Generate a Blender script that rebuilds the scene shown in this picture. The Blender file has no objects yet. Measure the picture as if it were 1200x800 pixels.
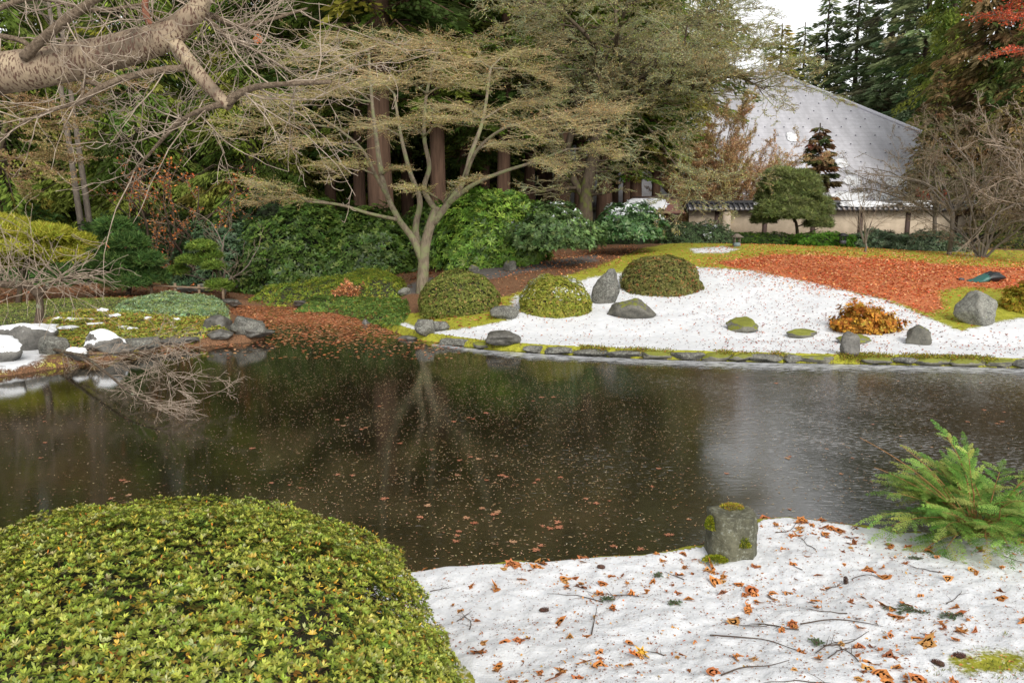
import bpy, bmesh, math, random
import numpy as np

# ------------------------------------------------------------------ camera, light, exposure
SC = bpy.context.scene
COL = SC.collection
R = math.radians
CAMZ = 2.6
PITCH = R(8.84)
F = 900.0                       # focal length in pixels of a 1200 px wide picture
cam = bpy.data.cameras.new('camera')
cam.sensor_width = 36.0
cam.lens = 36.0 * F / 1200.0
cam.clip_end = 2000.0
camo = bpy.data.objects.new('camera', cam)
COL.objects.link(camo)
camo.location = (0, 0, CAMZ)
camo.rotation_euler = (R(90) - PITCH, 0, 0)
SC.camera = camo

SUN_EL, SUN_AZ = R(38), R(160)   # azimuth measured from +Y towards +X
w = bpy.data.worlds.new("World")
SC.world = w
w.use_nodes = True
nt = w.node_tree
sky = nt.nodes.new('ShaderNodeTexSky')
sky.sky_type = 'NISHITA'
sky.sun_disc = False
sky.sun_elevation = SUN_EL
sky.sun_rotation = SUN_AZ
sky.air_density = 1.0
sky.dust_density = 1.0
hs = nt.nodes.new('ShaderNodeHueSaturation')
hs.inputs['Saturation'].default_value = 0.04     # an overcast, nearly colourless sky
bg = nt.nodes['Background']
bg.inputs['Strength'].default_value = 0.15
nt.links.new(sky.outputs[0], hs.inputs['Color'])
nt.links.new(hs.outputs[0], bg.inputs['Color'])
sl = bpy.data.lights.new('sun', 'SUN')
sl.energy = 1.5
sl.angle = R(22)
sl.color = (1.0, 0.94, 0.85)
so = bpy.data.objects.new('sun', sl)
COL.objects.link(so)
so.rotation_euler = (R(90) - SUN_EL, 0, math.pi - SUN_AZ)
SC.view_settings.view_transform = 'Standard'
SC.view_settings.look = 'None'
SC.view_settings.gamma = 1.0
SC.view_settings.exposure = 0.68
SC.cycles.max_bounces = 6
SC.cycles.diffuse_bounces = 3
SC.cycles.glossy_bounces = 2
SC.cycles.transmission_bounces = 2
SC.cycles.transparent_max_bounces = 4

# ------------------------------------------------------------------ projection helpers
cp, sp = math.cos(PITCH), math.sin(PITCH)
def ray(u, v):
    a, b = (u - 600) / F, (400 - v) / F
    return np.array([a, cp + b * sp, -sp + b * cp])
def P(u, v, Y):
    d = ray(u, v); t = Y / d[1]
    return np.array([0, 0, CAMZ]) + d * t
def G(u, v, z=0.0):
    d = ray(u, v); t = (z - CAMZ) / d[2]
    return np.array([0, 0, CAMZ]) + d * t
def proj(x, y, z):
    dz = z - CAMZ
    dep = y * cp - dz * sp
    dep = np.where(dep < 0.05, 0.05, dep)
    up = y * sp + dz * cp
    return 600 + F * x / dep, 400 - F * up / dep, dep

# ------------------------------------------------------------------ numpy noise
def _h(ix, iy, iz, s):
    n = (ix * 374761393 + iy * 668265263 + iz * 2147483647 + s * 1274126177).astype(np.int64)
    n = (n ^ (n >> 13)) * 1274126177
    n = n & 0xffffffff
    n = (n ^ (n >> 16)) & 0xffffff
    return n / float(0xffffff)
def vnoise(p, s=0):
    p = np.asarray(p, float)
    i = np.floor(p).astype(np.int64); f = p - i; f = f * f * (3 - 2 * f)
    out = 0
    for dx in (0, 1):
        for dy in (0, 1):
            for dz in (0, 1):
                wgt = (f[:, 0] if dx else 1 - f[:, 0]) * (f[:, 1] if dy else 1 - f[:, 1]) * (f[:, 2] if dz else 1 - f[:, 2])
                out = out + wgt * _h(i[:, 0] + dx, i[:, 1] + dy, i[:, 2] + dz, s)
    return out * 2 - 1
def fbm(p, octv=3, s=0):
    a, o = 1.0, 0
    for k in range(octv):
        o = o + a * vnoise(np.asarray(p) * (2 ** k), s + k); a *= .5
    return o
def xyz(x, y, k=1.0):
    return np.stack([x * k, y * k, np.zeros_like(x)], 1)

# ------------------------------------------------------------------ terrain function
POND = np.array([tuple(G(u, v)[:2]) for u, v in
    [(1500, 690), (1300, 650), (1200, 636), (1100, 630), (1040, 624), (980, 616), (920, 609), (885, 611), (860, 624), (825, 641), (770, 650), (700, 652),
     (640, 658), (580, 663), (520, 664), (450, 678), (380, 700), (300, 715), (180, 722), (60, 720), (-60, 705)]] +
    [(-6, 4.9), (-8.5, 5.2), (-12, 6.5), (-14, 9), (-13, 11.5)] +
    [tuple(G(u, v)[:2]) for u, v in
    [(-40, 447), (10, 440), (60, 432), (120, 424), (180, 412), (230, 406), (290, 401), (312, 397), (300, 385), (278, 374), (264, 364), (280, 358),
     (330, 359), (375, 364), (410, 371), (440, 379), (462, 389), (485, 397), (520, 402), (570, 409), (640, 414), (760, 420), (900, 424), (1000, 426), (1100, 428),
     (1200, 431), (1320, 436)]] + [(17, 13.5), (19, 11), (15, 7.5), (9, 5.4)])
def sdist(x, y, poly=POND):
    """signed distance to the pond edge, negative over water"""
    d = np.full(x.shape, 1e9); inside = np.zeros(x.shape, bool)
    n = len(poly)
    for i in range(n):
        ax, ay = poly[i]; bx, by = poly[(i + 1) % n]
        ex, ey = bx - ax, by - ay
        t = np.clip(((x - ax) * ex + (y - ay) * ey) / (ex * ex + ey * ey), 0, 1)
        d = np.minimum(d, np.hypot(x - ax - t * ex, y - ay - t * ey))
        c = ((ay > y) != (by > y)) & (x < (bx - ax) * (y - ay) / ((by - ay) if abs(by - ay) > 1e-9 else 1e-9) + ax)
        inside ^= c
    return np.where(inside, -d, d)

_ctl = [tuple(P(u, v, Y)) for u, v, Y in [
    (520, 393, 17), (600, 400, 16.3), (760, 402, 16), (900, 404, 15.7), (1000, 408, 15.3), (1100, 408, 15.2), (1200, 414, 14.8), (1300, 420, 14.5),
    (590, 370, 18.2), (760, 370, 18.5), (900, 372, 18), (1000, 372, 17.6), (1100, 376, 17.2), (1200, 380, 16.8), (1300, 385, 16.5),
    (540, 366, 19), (650, 368, 18.6), (770, 345, 20.5), (840, 340, 20.5), (900, 340, 20.5), (1000, 345, 19.8), (1100, 350, 19.3), (1200, 350, 19),
    (760, 310, 24.5), (840, 312, 23.5), (900, 314, 23), (1000, 320, 22.2), (1100, 325, 21.8), (1200, 326, 21.5), (1300, 330, 21),
    (800, 290, 28), (860, 288, 29), (930, 290, 28), (1000, 297, 27), (1100, 303, 26), (1200, 309, 25.5), (1350, 318, 25),
    (640, 320, 22.5), (700, 303, 26), (600, 315, 24), (560, 328, 22), (500, 338, 21.5), (460, 345, 22), (420, 338, 24),
    (380, 338, 26), (440, 352, 22), (470, 366, 20), (300, 346, 26), (240, 342, 26), (200, 345, 25), (330, 352, 24.3), (400, 360, 22),
    (180, 375, 18.5), (100, 375, 18.5), (0, 380, 18), (-150, 390, 17.5), (200, 350, 22.5), (100, 352, 22), (0, 360, 21.5), (-150, 360, 22)]]
_ctl += [(x, 40, 1.45) for x in (2, 8, 14, 20, 28)] + [(-30, 34, .9), (-20, 34, .8), (-10, 34, .9), (-4, 34, 1.2), (-30, 48, 1.8), (-15, 48, 1.5), (0, 48, 1.5), (10, 50, 1.5), (25, 50, 1.5),
         (-40, 70, 2), (0, 75, 1.6), (40, 70, 2), (35, 30, 1.5), (30, 18, .7), (-20, 20, .6), (-28, 8, .7),
         (-3, 4.3, .12), (-1, 4.6, .12), (1, 5, .13), (3, 5.3, .15), (5, 5, .2), (-3, 2.5, .34), (0, 3.5, .3), (2, 3.5, .3), (4, 3.5, .33),
         (-4, 0, .6), (0, 0, .6), (4, 0, .6), (9, 2, .6), (-9, 1, .6), (0, -10, .9), (-15, -8, 1), (15, -8, 1)]
_ctl = np.array(_ctl)
def _tps():
    X = _ctl[:, :2] / 20.0; n = len(X)
    d = np.hypot(X[:, None, 0] - X[None, :, 0], X[:, None, 1] - X[None, :, 1])
    K = np.where(d > 0, d * d * np.log(d + 1e-12), 0) + np.eye(n) * 0.004
    Pm = np.hstack([np.ones((n, 1)), X])
    A = np.vstack([np.hstack([K, Pm]), np.hstack([Pm.T, np.zeros((3, 3))])])
    return np.linalg.solve(A, np.concatenate([_ctl[:, 2], np.zeros(3)]))
_tw = _tps()
def land(x, y):
    r = np.hypot(x, y)
    k = np.minimum(1, 62 / np.maximum(r, 1e-6))
    X, Yy = x * k / 20, y * k / 20
    out = _tw[-3] + _tw[-2] * X + _tw[-1] * Yy
    C = _ctl[:, :2] / 20
    for i in range(len(C)):
        d2 = (X - C[i, 0]) ** 2 + (Yy - C[i, 1]) ** 2
        out = out + _tw[i] * 0.5 * d2 * np.log(d2 + 1e-20)
    return out
def ss(t):
    t = np.clip(t, 0, 1); return t * t * (3 - 2 * t)
def hgt(x, y):
    x = np.atleast_1d(np.asarray(x, float)); y = np.atleast_1d(np.asarray(y, float))
    sd = sdist(x, y)
    L = np.maximum(land(x, y), 0.13)
    near = ss((9 - y) / 2)
    bank = 0.06 * near + 0.15 * (1 - near)
    sdn = sd + near * 0.05 * vnoise(xyz(x, y, 5.0), 3)
    h = bank * ss((sdn + 0.05) / 0.16) + (L - bank) * ss(sdn / (2.2 * near + 1.6 * (1 - near)))
    h = np.where(sdn < 0, -0.5 * ss(-sdn / 0.7) - 0.04, h)
    h = h + np.where(sdn > 0, 0.02 * vnoise(xyz(x, y, 1.3), 5) * ss(sdn), 0)
    return h
def hz(x, y):
    return float(hgt(x, y)[0])
def GT(u, v, tmin=2.0, tmax=90.0):
    """point of the ground seen at a pixel"""
    d = ray(u, v)
    t = np.concatenate([np.linspace(tmin, 12, 300), np.linspace(12.02, 45, 700), np.linspace(45.1, tmax, 150)])
    q = np.array([0, 0, CAMZ])[None] + d[None] * t[:, None]
    below = np.nonzero(q[:, 2] <= np.maximum(hgt(q[:, 0], q[:, 1]), 0))[0]
    i = below[0] if len(below) else len(t) - 1
    p = q[i].copy(); p[2] = max(hz(p[0], p[1]), 0.0)
    return p
def at(u, Y):
    """ground point in the column of pixel u at depth Y"""
    p = P(u, 300, Y); z = hz(p[0], p[1])
    for _ in range(2):
        dep = Y * cp - (z - CAMZ) * sp
        x = (u - 600) / F * dep; z = hz(x, Y)
    return np.array([x, Y, z])

# ------------------------------------------------------------------ mesh helpers
def mesh(name, V, Fc, mats, col=None, smooth=False, mi=None):
    """V (n,3), Fc (m,k) array or list of such arrays"""
    me = bpy.data.meshes.new(name)
    V = np.asarray(V, np.float32)
    if not isinstance(Fc, list): Fc = [Fc]
    Fc = [np.asarray(f, np.int32) for f in Fc if len(f)]
    loops = np.concatenate([f.ravel() for f in Fc])
    tot = np.concatenate([np.full(len(f), f.shape[1], np.int32) for f in Fc])
    start = np.concatenate([[0], np.cumsum(tot)[:-1]]).astype(np.int32)
    me.vertices.add(len(V)); me.vertices.foreach_set('co', V.ravel())
    me.loops.add(len(loops)); me.loops.foreach_set('vertex_index', loops)
    me.polygons.add(len(tot)); me.polygons.foreach_set('loop_start', start); me.polygons.foreach_set('loop_total', tot)
    if smooth: me.polygons.foreach_set('use_smooth', np.ones(len(tot), bool))
    for m in (mats if isinstance(mats, (list, tuple)) else [mats]): me.materials.append(m)
    if mi is not None: me.polygons.foreach_set('material_index', np.asarray(mi, np.int32))
    if col is not None:
        a = me.color_attributes.new('Col', 'FLOAT_COLOR', 'POINT')
        c = np.ones((len(V), 4), np.float32); c[:, :col.shape[1]] = col
        a.data.foreach_set('color', c.ravel())
    me.update(calc_edges=True)
    return me
def thing(name, label, cat, loc, group=None, kind=None):
    o = bpy.data.objects.new(name, None); COL.objects.link(o)
    o.location = tuple(float(c) for c in loc); o.empty_display_size = .1
    o['label'] = label; o['category'] = cat
    if group: o['group'] = group
    if kind: o['kind'] = kind
    return o
def part(name, V, Fc, mat, parent, col=None, smooth=False, label=None, local=False, mi=None):
    V = np.asarray(V, float)
    q = parent; off = np.zeros(3)
    while q is not None:
        off = off + np.array(q.location); q = q.parent
    me = mesh(name, V if local else V - off, Fc, mat, col, smooth, mi)
    o = bpy.data.objects.new(name, me); COL.objects.link(o); o.parent = parent
    if label: o['label'] = label
    return o
def solo(name, V, Fc, mat, label, cat, loc=(0, 0, 0), group=None, kind=None, col=None, smooth=False, local=False, mi=None):
    V = np.asarray(V, float)
    me = mesh(name, V if local else V - np.asarray(loc, float), Fc, mat, col, smooth, mi)
    o = bpy.data.objects.new(name, me); COL.objects.link(o); o.location = tuple(float(c) for c in loc)
    if label: o['label'] = label
    if cat: o['category'] = cat
    if group: o['group'] = group
    if kind: o['kind'] = kind
    return o
def dup(root, loc, rz=0.0, sc=1.0, label=None, tilt=None):
    r = root.copy(); COL.objects.link(r)
    r.location = tuple(float(c) for c in loc)
    r.rotation_euler = (tilt[0], tilt[1], rz) if tilt else (0, 0, rz)
    r.scale = (sc, sc, sc) if np.isscalar(sc) else sc
    if label: r['label'] = label
    for ch in list(root.children):
        c = ch.copy(); COL.objects.link(c); c.parent = r
        for g in list(ch.children):
            d = g.copy(); COL.objects.link(d); d.parent = c
    return r
def place(root, loc, rz=0.0, sc=1.0):
    root.location = tuple(float(c) for c in loc); root.rotation_euler = (0, 0, rz)
    root.scale = (sc, sc, sc) if np.isscalar(sc) else sc
def cat_geo(*gs):
    """join (V,F) or (V,F,C) pieces whose F have the same width"""
    V = []; Fs = []; C = []; o = 0
    for g in gs:
        V.append(g[0]); Fs.append(np.asarray(g[1]) + o); o += len(g[0])
        if len(g) > 2: C.append(g[2])
    return (np.concatenate(V), np.concatenate(Fs)) + ((np.concatenate(C),) if C else ())
def nrm(a):
    a = np.asarray(a, float)
    return a / np.maximum(np.linalg.norm(a, axis=-1, keepdims=True), 1e-9)
def leaves(Pn, D, N, L, W, col, fold=0.15):
    """diamond-shaped leaves: base point, direction, rough normal, length, width, colour each"""
    n = len(Pn); D = nrm(D); S = nrm(np.cross(D, N)); Nn = np.cross(S, D)
    L = np.broadcast_to(np.asarray(L, float), (n,))[:, None]; W = np.broadcast_to(np.asarray(W, float), (n,))[:, None]
    m = Pn + D * L * .55
    V = np.stack([Pn, m + S * W * .5 + Nn * W * fold, Pn + D * L, m - S * W * .5 + Nn * W * fold], 1).reshape(-1, 3)
    Fc = np.arange(4 * n).reshape(n, 4)
    return V, Fc, np.repeat(col, 4, 0)
def palette(rng, n, cols, wts=None, jit=0.18):
    cols = np.array(cols); wts = None if wts is None else np.array(wts) / np.sum(wts)
    c = cols[rng.choice(len(cols), n, p=wts)]
    return np.clip(c * (1 + jit * rng.standard_normal((n, 1))) * (1 + .4 * jit * rng.standard_normal((n, 3))), .002, 1)
def rdir(rng, n):
    return nrm(rng.standard_normal((n, 3)))
def segs_mesh(S, n=4):
    """S rows: p0(3) p1(3) r0 r1 -> prisms"""
    S = np.asarray(S, float)
    p0, p1, r0, r1 = S[:, :3], S[:, 3:6], S[:, 6:7], S[:, 7:8]
    d = nrm(p1 - p0)
    a = np.where(np.abs(d[:, 2:3]) < .9, np.array([[0, 0, 1.]]), np.array([[1., 0, 0]]))
    x = nrm(np.cross(d, a)); y = np.cross(d, x)
    k = len(S)
    ang = np.arange(n) * 2 * math.pi / n
    c, s = np.cos(ang)[None, :, None], np.sin(ang)[None, :, None]
    ring = x[:, None] * c + y[:, None] * s
    V = np.concatenate([p0[:, None] + ring * r0[:, None], p1[:, None] + ring * r1[:, None]], 1).reshape(-1, 3)
    i = np.arange(n); j = (i + 1) % n
    f = np.stack([i, j, j + n, i + n], 1)[None] + (np.arange(k) * 2 * n)[:, None, None]
    return V, f.reshape(-1, 4)
def tube(pts, rad, n=10, cap=True, rough=0.0, seed=0):
    pts = np.asarray(pts, float); m = len(pts)
    rad = np.broadcast_to(np.asarray(rad, float), (m,))
    T = np.gradient(pts, axis=0); T = nrm(T)
    a = np.array([0, 0, 1.]) if abs(T[0, 2]) < .9 else np.array([0, 1., 0])
    x = nrm(np.cross(T[0], a)); V = []
    for i in range(m):
        x = nrm(x - T[i] * np.dot(x, T[i])); y = np.cross(T[i], x)
        for k in range(n):
            an = 2 * math.pi * k / n
            V.append(pts[i] + rad[i] * (math.cos(an) * x + math.sin(an) * y))
    V = np.array(V)
    if rough:
        c = np.repeat(pts, n, 0); q = V - c
        rr = np.repeat(rad, n)[:, None]
        V = c + q * (1 + rough * fbm(V / (rr.mean() * 1.6), 3, seed)[:, None])
    Fc = []
    for i in range(m - 1):
        for k in range(n):
            k2 = (k + 1) % n
            Fc.append((i * n + k, i * n + k2, (i + 1) * n + k2, (i + 1) * n + k))
    if cap:
        V = np.vstack([V, pts[:1], pts[-1:]])
        for k in range(n):
            k2 = (k + 1) % n
            Fc.append((k2, k, m * n, m * n)); Fc.append(((m - 1) * n + k, (m - 1) * n + k2, m * n + 1, m * n + 1))
    Fq = [f for f in Fc if len(set(f)) == 4]; Ft = [tuple(dict.fromkeys(f)) for f in Fc if len(set(f)) < 4]
    return V, [np.array(Fq, np.int32)] + ([np.array(Ft, np.int32)] if Ft else [])
def spline(pts, m=8):
    pts = [np.asarray(p, float) for p in pts]
    q = [2 * pts[0] - pts[1]] + pts + [2 * pts[-1] - pts[-2]]
    out = []
    for i in range(1, len(q) - 2):
        for k in range(m):
            t = k / m
            out.append(.5 * ((2 * q[i]) + (-q[i - 1] + q[i + 1]) * t + (2 * q[i - 1] - 5 * q[i] + 4 * q[i + 1] - q[i + 2]) * t * t + (-q[i - 1] + 3 * q[i] - 3 * q[i + 1] + q[i + 2]) * t ** 3))
    out.append(pts[-1]); return np.array(out)
def merge(gl):
    """merge (V,[faces...]) geometries with mixed face sizes"""
    V = []; Fq = []; Ft = []; o = 0
    for g in gl:
        V.append(g[0]); fl = g[1] if isinstance(g[1], list) else [g[1]]
        for f in fl:
            if len(f): (Fq if f.shape[1] == 4 else Ft).append(f + o)
        o += len(g[0])
    return np.concatenate(V), ([np.concatenate(Fq)] if Fq else []) + ([np.concatenate(Ft)] if Ft else [])
def box(c, s, rz=0.0):
    c = np.asarray(c, float); s = np.asarray(s, float) / 2
    q = np.array([[x, y, z] for z in (-1, 1) for x, y in ((-1, -1), (1, -1), (1, 1), (-1, 1))], float) * s
    ca, sa = math.cos(rz), math.sin(rz)
    q = np.stack([q[:, 0] * ca - q[:, 1] * sa, q[:, 0] * sa + q[:, 1] * ca, q[:, 2]], 1) + c
    return q, np.array([[3, 2, 1, 0], [4, 5, 6, 7], [0, 1, 5, 4], [1, 2, 6, 5], [2, 3, 7, 6], [3, 0, 4, 7]])

# random walk branching -------------------------------------------------
RN = random.Random(5)
def norm3(d):
    l = math.sqrt(d[0] * d[0] + d[1] * d[1] + d[2] * d[2]) or 1e-9
    return (d[0] / l, d[1] / l, d[2] / l)
def branch(S, p, d, L, r, lev, o, tips=None):
    """o: seg, wig, up, flat, kids, spread, ratio, curl, rmin"""
    n = o.get('seg', 5); st = L / n; g = RN.gauss
    up = o.get('up', 0.0); flat = o.get('flat', 1.0); wig = o.get('wig', .25); rmin = o.get('rmin', .003)
    kids = o['kids'][min(lev, len(o['kids']) - 1)]
    cl = o.get('curl', 0.0)
    for i in range(n):
        t = i / n
        u = up + (cl * t if lev == 0 else 0)
        d = norm3((d[0] + g(0, wig), d[1] + g(0, wig), (d[2] + g(0, wig) + u) * flat if flat < 1 else d[2] + g(0, wig) + u))
        q = (p[0] + d[0] * st, p[1] + d[1] * st, p[2] + d[2] * st)
        ra = max(rmin, r * (1 - .75 * t)); rb = max(rmin, r * (1 - .75 * (t + 1 / n)))
        S.append((p[0], p[1], p[2], q[0], q[1], q[2], ra, rb))
        if lev > 0:
            nk = int(kids / n + RN.random())
            for _ in range(nk):
                sa = o.get('spread', .8)
                a = (g(0, 1), g(0, 1), g(0, 1) * flat)
                dt = a[0] * d[0] + a[1] * d[1] + a[2] * d[2]
                a = norm3((a[0] - dt * d[0], a[1] - dt * d[1], a[2] - dt * d[2]))
                c, s = math.cos(sa), math.sin(sa)
                k = (d[0] * c + a[0] * s, d[1] * c + a[1] * s, d[2] * c + a[2] * s)
                f = RN.random() * (1 / n)
                pp = (p[0] + d[0] * st * f * n, p[1] + d[1] * st * f * n, p[2] + d[2] * st * f * n)
                branch(S, pp, k, L * o.get('ratio', .55) * (1 - .5 * t) * RN.uniform(.7, 1.2), rb * .6, lev - 1, o, tips)
        if tips is not None and lev == 0: tips.append(q)
        p = q
def limb(S, pts, r0, r1, m=6):
    """a traced limb as segments, returns the polyline"""
    q = spline(pts, m)
    rr = np.linspace(r0, r1, len(q))
    for i in range(len(q) - 1):
        S.append((*q[i], *q[i + 1], rr[i], rr[i + 1]))
    return q, rr

# ------------------------------------------------------------------ materials
def M(name):
    m = bpy.data.materials.new(name); m.use_nodes = True
    t = m.node_tree; b = t.nodes['Principled BSDF']
    return m, t, b
def N(t, kind, **kw):
    n = t.nodes.new('ShaderNode' + kind)
    for k, v in kw.items():
        if k in n.inputs: n.inputs[k].default_value = v
        else: setattr(n, k, v)
    return n
def lk(t, a, b): t.links.new(a, b)
def ramp(t, fac, stops, interp='LINEAR'):
    r = t.nodes.new('ShaderNodeValToRGB'); r.color_ramp.interpolation = interp
    e = r.color_ramp.elements
    while len(e) < len(stops): e.new(.5)
    for k, (p, c) in enumerate(stops):
        e[k].position = p; e[k].color = (*c, 1) if len(c) == 3 else c
    if fac is not None: lk(t, fac, r.inputs[0])
    return r
def mixc(t, fac, a, b, blend='MIX'):
    m = t.nodes.new('ShaderNodeMix'); m.data_type = 'RGBA'; m.blend_type = blend
    for s, v in ((m.inputs[0], fac), (m.inputs[6], a), (m.inputs[7], b)):
        if hasattr(v, 'is_output'): lk(t, v, s)
        else: s.default_value = v if not isinstance(v, tuple) else (*v, 1)[:4]
    return m.outputs[2]
def mth(t, op, a, b=0.0, clamp=False):
    m = t.nodes.new('ShaderNodeMath'); m.operation = op; m.use_clamp = clamp
    for s, v in ((m.inputs[0], a), (m.inputs[1], b)):
        if hasattr(v, 'is_output'): lk(t, v, s)
        else: s.default_value = v
    return m.outputs[0]
def leaf_mat(name, rough=.55, spec=.3, trans=.25):
    m, t, b = M(name)
    a = N(t, 'Attribute', attribute_name='Col')
    lk(t, a.outputs['Color'], b.inputs['Base Color'])
    b.inputs['Roughness'].default_value = rough; b.inputs['Specular IOR Level'].default_value = spec
    if trans:
        tr = N(t, 'BsdfTranslucent'); lk(t, a.outputs['Color'], tr.inputs['Color'])
        mx = N(t, 'MixShader'); mx.inputs[0].default_value = trans
        lk(t, b.outputs[0], mx.inputs[1]); lk(t, tr.outputs[0], mx.inputs[2])
        lk(t, mx.outputs[0], t.nodes['Material Output'].inputs[0])
    return m
MATTE = leaf_mat('matte_leaf', .7, .15, .42)
GLOSS = leaf_mat('glossy_leaf', .42, .35, .18)
DRY = leaf_mat('dry_leaf', .8, .15, .15)
def bark(name, c1, c2, sc=6.0, stretch=.2, moss=None, mossamt=.5, bump=.5):
    m, t, b = M(name)
    tc = N(t, 'TexCoord'); mp = N(t, 'Mapping'); mp.inputs['Scale'].default_value = (1, 1, stretch)
    lk(t, tc.outputs['Object'], mp.inputs[0])
    n1 = N(t, 'TexNoise', Scale=sc, Detail=6.0, Roughness=.7); lk(t, mp.outputs[0], n1.inputs['Vector'])
    c = ramp(t, n1.outputs[0], [(.3, c1), (.7, c2)]).outputs[0]
    if moss:
        n2 = N(t, 'TexNoise', Scale=sc * .35, Detail=4.0); lk(t, tc.outputs['Object'], n2.inputs['Vector'])
        f = ramp(t, n2.outputs[0], [(mossamt - .05, (0, 0, 0)), (mossamt + .08, (1, 1, 1))]).outputs[0]
        c = mixc(t, f, c, moss)
    lk(t, c, b.inputs['Base Color'])
    bp = N(t, 'Bump', Strength=bump, Distance=.03); lk(t, n1.outputs[0], bp.inputs['Height']); lk(t, bp.outputs[0], b.inputs['Normal'])
    b.inputs['Roughness'].default_value = .9; b.inputs['Specular IOR Level'].default_value = .15
    return m
BARK_MAPLE = bark('maple_bark', (.09, .075, .05), (.27, .22, .155), 14, .3, (.19, .20, .10), .52)
BARK_RED = bark('red_conifer_bark', (.05, .03, .02), (.15, .09, .06), 9, .08)
BARK_DARK = bark('dark_conifer_bark', (.03, .022, .016), (.10, .07, .05), 9, .1, (.06, .08, .025), .58)
BARK_GREY = bark('grey_bark', (.09, .075, .06), (.24, .20, .16), 14, .3)
BRANCH_CH = bark('cherry_branch_bark', (.07, .045, .03), (.30, .23, .16), 55, 1, None, .5, .8)
BARK_MOSSY = bark('mossy_bark', (.04, .03, .02), (.13, .10, .07), 9, .3, (.10, .11, .03), .56)
TWIG_TAN = bark('tan_twig', (.26, .21, .11), (.52, .42, .24), 8, 1, (.20, .22, .14), .56, .0)
TWIG_LICHEN = bark('lichen_twig', (.13, .10, .06), (.38, .33, .19), 6, 1, (.30, .34, .20), .52, .0)
TWIG_GREY = bark('grey_twig', (.10, .075, .05), (.30, .24, .18), 5, 1, None, .5, .0)
TWIG_PALE = bark('pale_twig', (.12, .08, .05), (.52, .43, .34), 9, 1, None, .5, .0)
def cherry_bark():
    m, t, b = M('cherry_bark')
    tc = N(t, 'TexCoord')
    # bands run round the limb: coordinates along the limb are compressed
    mp = N(t, 'Mapping'); mp.inputs['Scale'].default_value = (62, 24, 24); mp.inputs['Rotation'].default_value = (0, R(12), 0)
    lk(t, tc.outputs['Object'], mp.inputs[0])
    n1 = N(t, 'TexNoise', Scale=1.5, Detail=3.0, Roughness=.6, Distortion=.25); lk(t, mp.outputs[0], n1.inputs['Vector'])
    n2 = N(t, 'TexNoise', Scale=5.0, Detail=5.0); lk(t, tc.outputs['Object'], n2.inputs['Vector'])
    base = ramp(t, n2.outputs[0], [(.32, (.09, .065, .04)), (.5, (.27, .20, .13)), (.62, (.36, .28, .18)), (.75, (.13, .10, .06))]).outputs[0]
    len_ = ramp(t, n1.outputs[0], [(.42, (1, 1, 1)), (.47, (0, 0, 0))]).outputs[0]
    c = mixc(t, len_, base, (.10, .05, .03))
    lk(t, c, b.inputs['Base Color'])
    bp = N(t, 'Bump', Strength=.5, Distance=.01); lk(t, len_, bp.inputs['Height']); lk(t, bp.outputs[0], b.inputs['Normal'])
    b.inputs['Roughness'].default_value = .7
    return m
BARK_CHERRY = cherry_bark()
def rock_mat(name, c1, c2, moss=0.0, snow=0.0, wet=.7, lich=.0):
    m, t, b = M(name)
    tc = N(t, 'TexCoord'); geo = N(t, 'NewGeometry')
    n1 = N(t, 'TexNoise', Scale=5.0, Detail=8.0, Roughness=.75); lk(t, geo.outputs['Position'], n1.inputs['Vector'])
    n3 = N(t, 'TexNoise', Scale=26.0, Detail=4.0, Roughness=.8); lk(t, geo.outputs['Position'], n3.inputs['Vector'])
    n2 = N(t, 'TexNoise', Scale=7.0, Detail=4.0, Roughness=.7); lk(t, geo.outputs['Position'], n2.inputs['Vector'])
    c = ramp(t, mth(t, 'ADD', mth(t, 'MULTIPLY', n1.outputs[0], .6), mth(t, 'MULTIPLY', n3.outputs[0], .4)), [(.38, c1), (.6, c2)]).outputs[0]
    sx = N(t, 'SeparateXYZ'); lk(t, geo.outputs['Normal'], sx.inputs[0])
    if lich:
        f = ramp(t, n3.outputs[0], [(.6 - .1 * lich, (0, 0, 0)), (.66, (1, 1, 1))]).outputs[0]
        c = mixc(t, mth(t, 'MULTIPLY', f, .7), c, (.30, .32, .27))
    if moss:
        f = mth(t, 'ADD', mth(t, 'MULTIPLY', sx.outputs[2], .35 * moss), mth(t, 'MULTIPLY', n2.outputs[0], 1.0))
        f = ramp(t, f, [(.72, (0, 0, 0)), (.78, (1, 1, 1))]).outputs[0]
        c = mixc(t, f, c, mixc(t, n3.outputs[0], (.06, .08, .01), (.27, .27, .03)))
    if snow:
        f = mth(t, 'ADD', sx.outputs[2], mth(t, 'MULTIPLY', n2.outputs[0], .8))
        f = ramp(t, f, [(1.35 - .5 * snow, (0, 0, 0)), (1.40 - .5 * snow, (1, 1, 1))]).outputs[0]
        c = mixc(t, f, c, (.86, .88, .9))
    lk(t, c, b.inputs['Base Color'])
    bp = N(t, 'Bump', Strength=.6, Distance=.03); lk(t, mth(t, 'ADD', n1.outputs[0], mth(t, 'MULTIPLY', n3.outputs[0], .4)), bp.inputs['Height']); lk(t, bp.outputs[0], b.inputs['Normal'])
    b.inputs['Roughness'].default_value = wet
    return m
ROCK = rock_mat('grey_rock', (.03, .03, .026), (.18, .17, .145), lich=1)
ROCK_PALE = rock_mat('pale_rock', (.07, .07, .06), (.28, .27, .23), moss=.35, lich=1)
ROCK_MOSS = rock_mat('mossy_rock', (.04, .04, .034), (.17, .16, .13), moss=.7)
ROCK_BIGMOSS = rock_mat('moss_covered_rock', (.07, .07, .055), (.2, .19, .15), moss=1.7)
ROCK_SNOW = rock_mat('snowy_rock', (.06, .06, .055), (.20, .19, .17), snow=1.0)
ROCK_DARK = rock_mat('dark_wet_rock', (.025, .025, .022), (.16, .15, .13), wet=.45)
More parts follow.
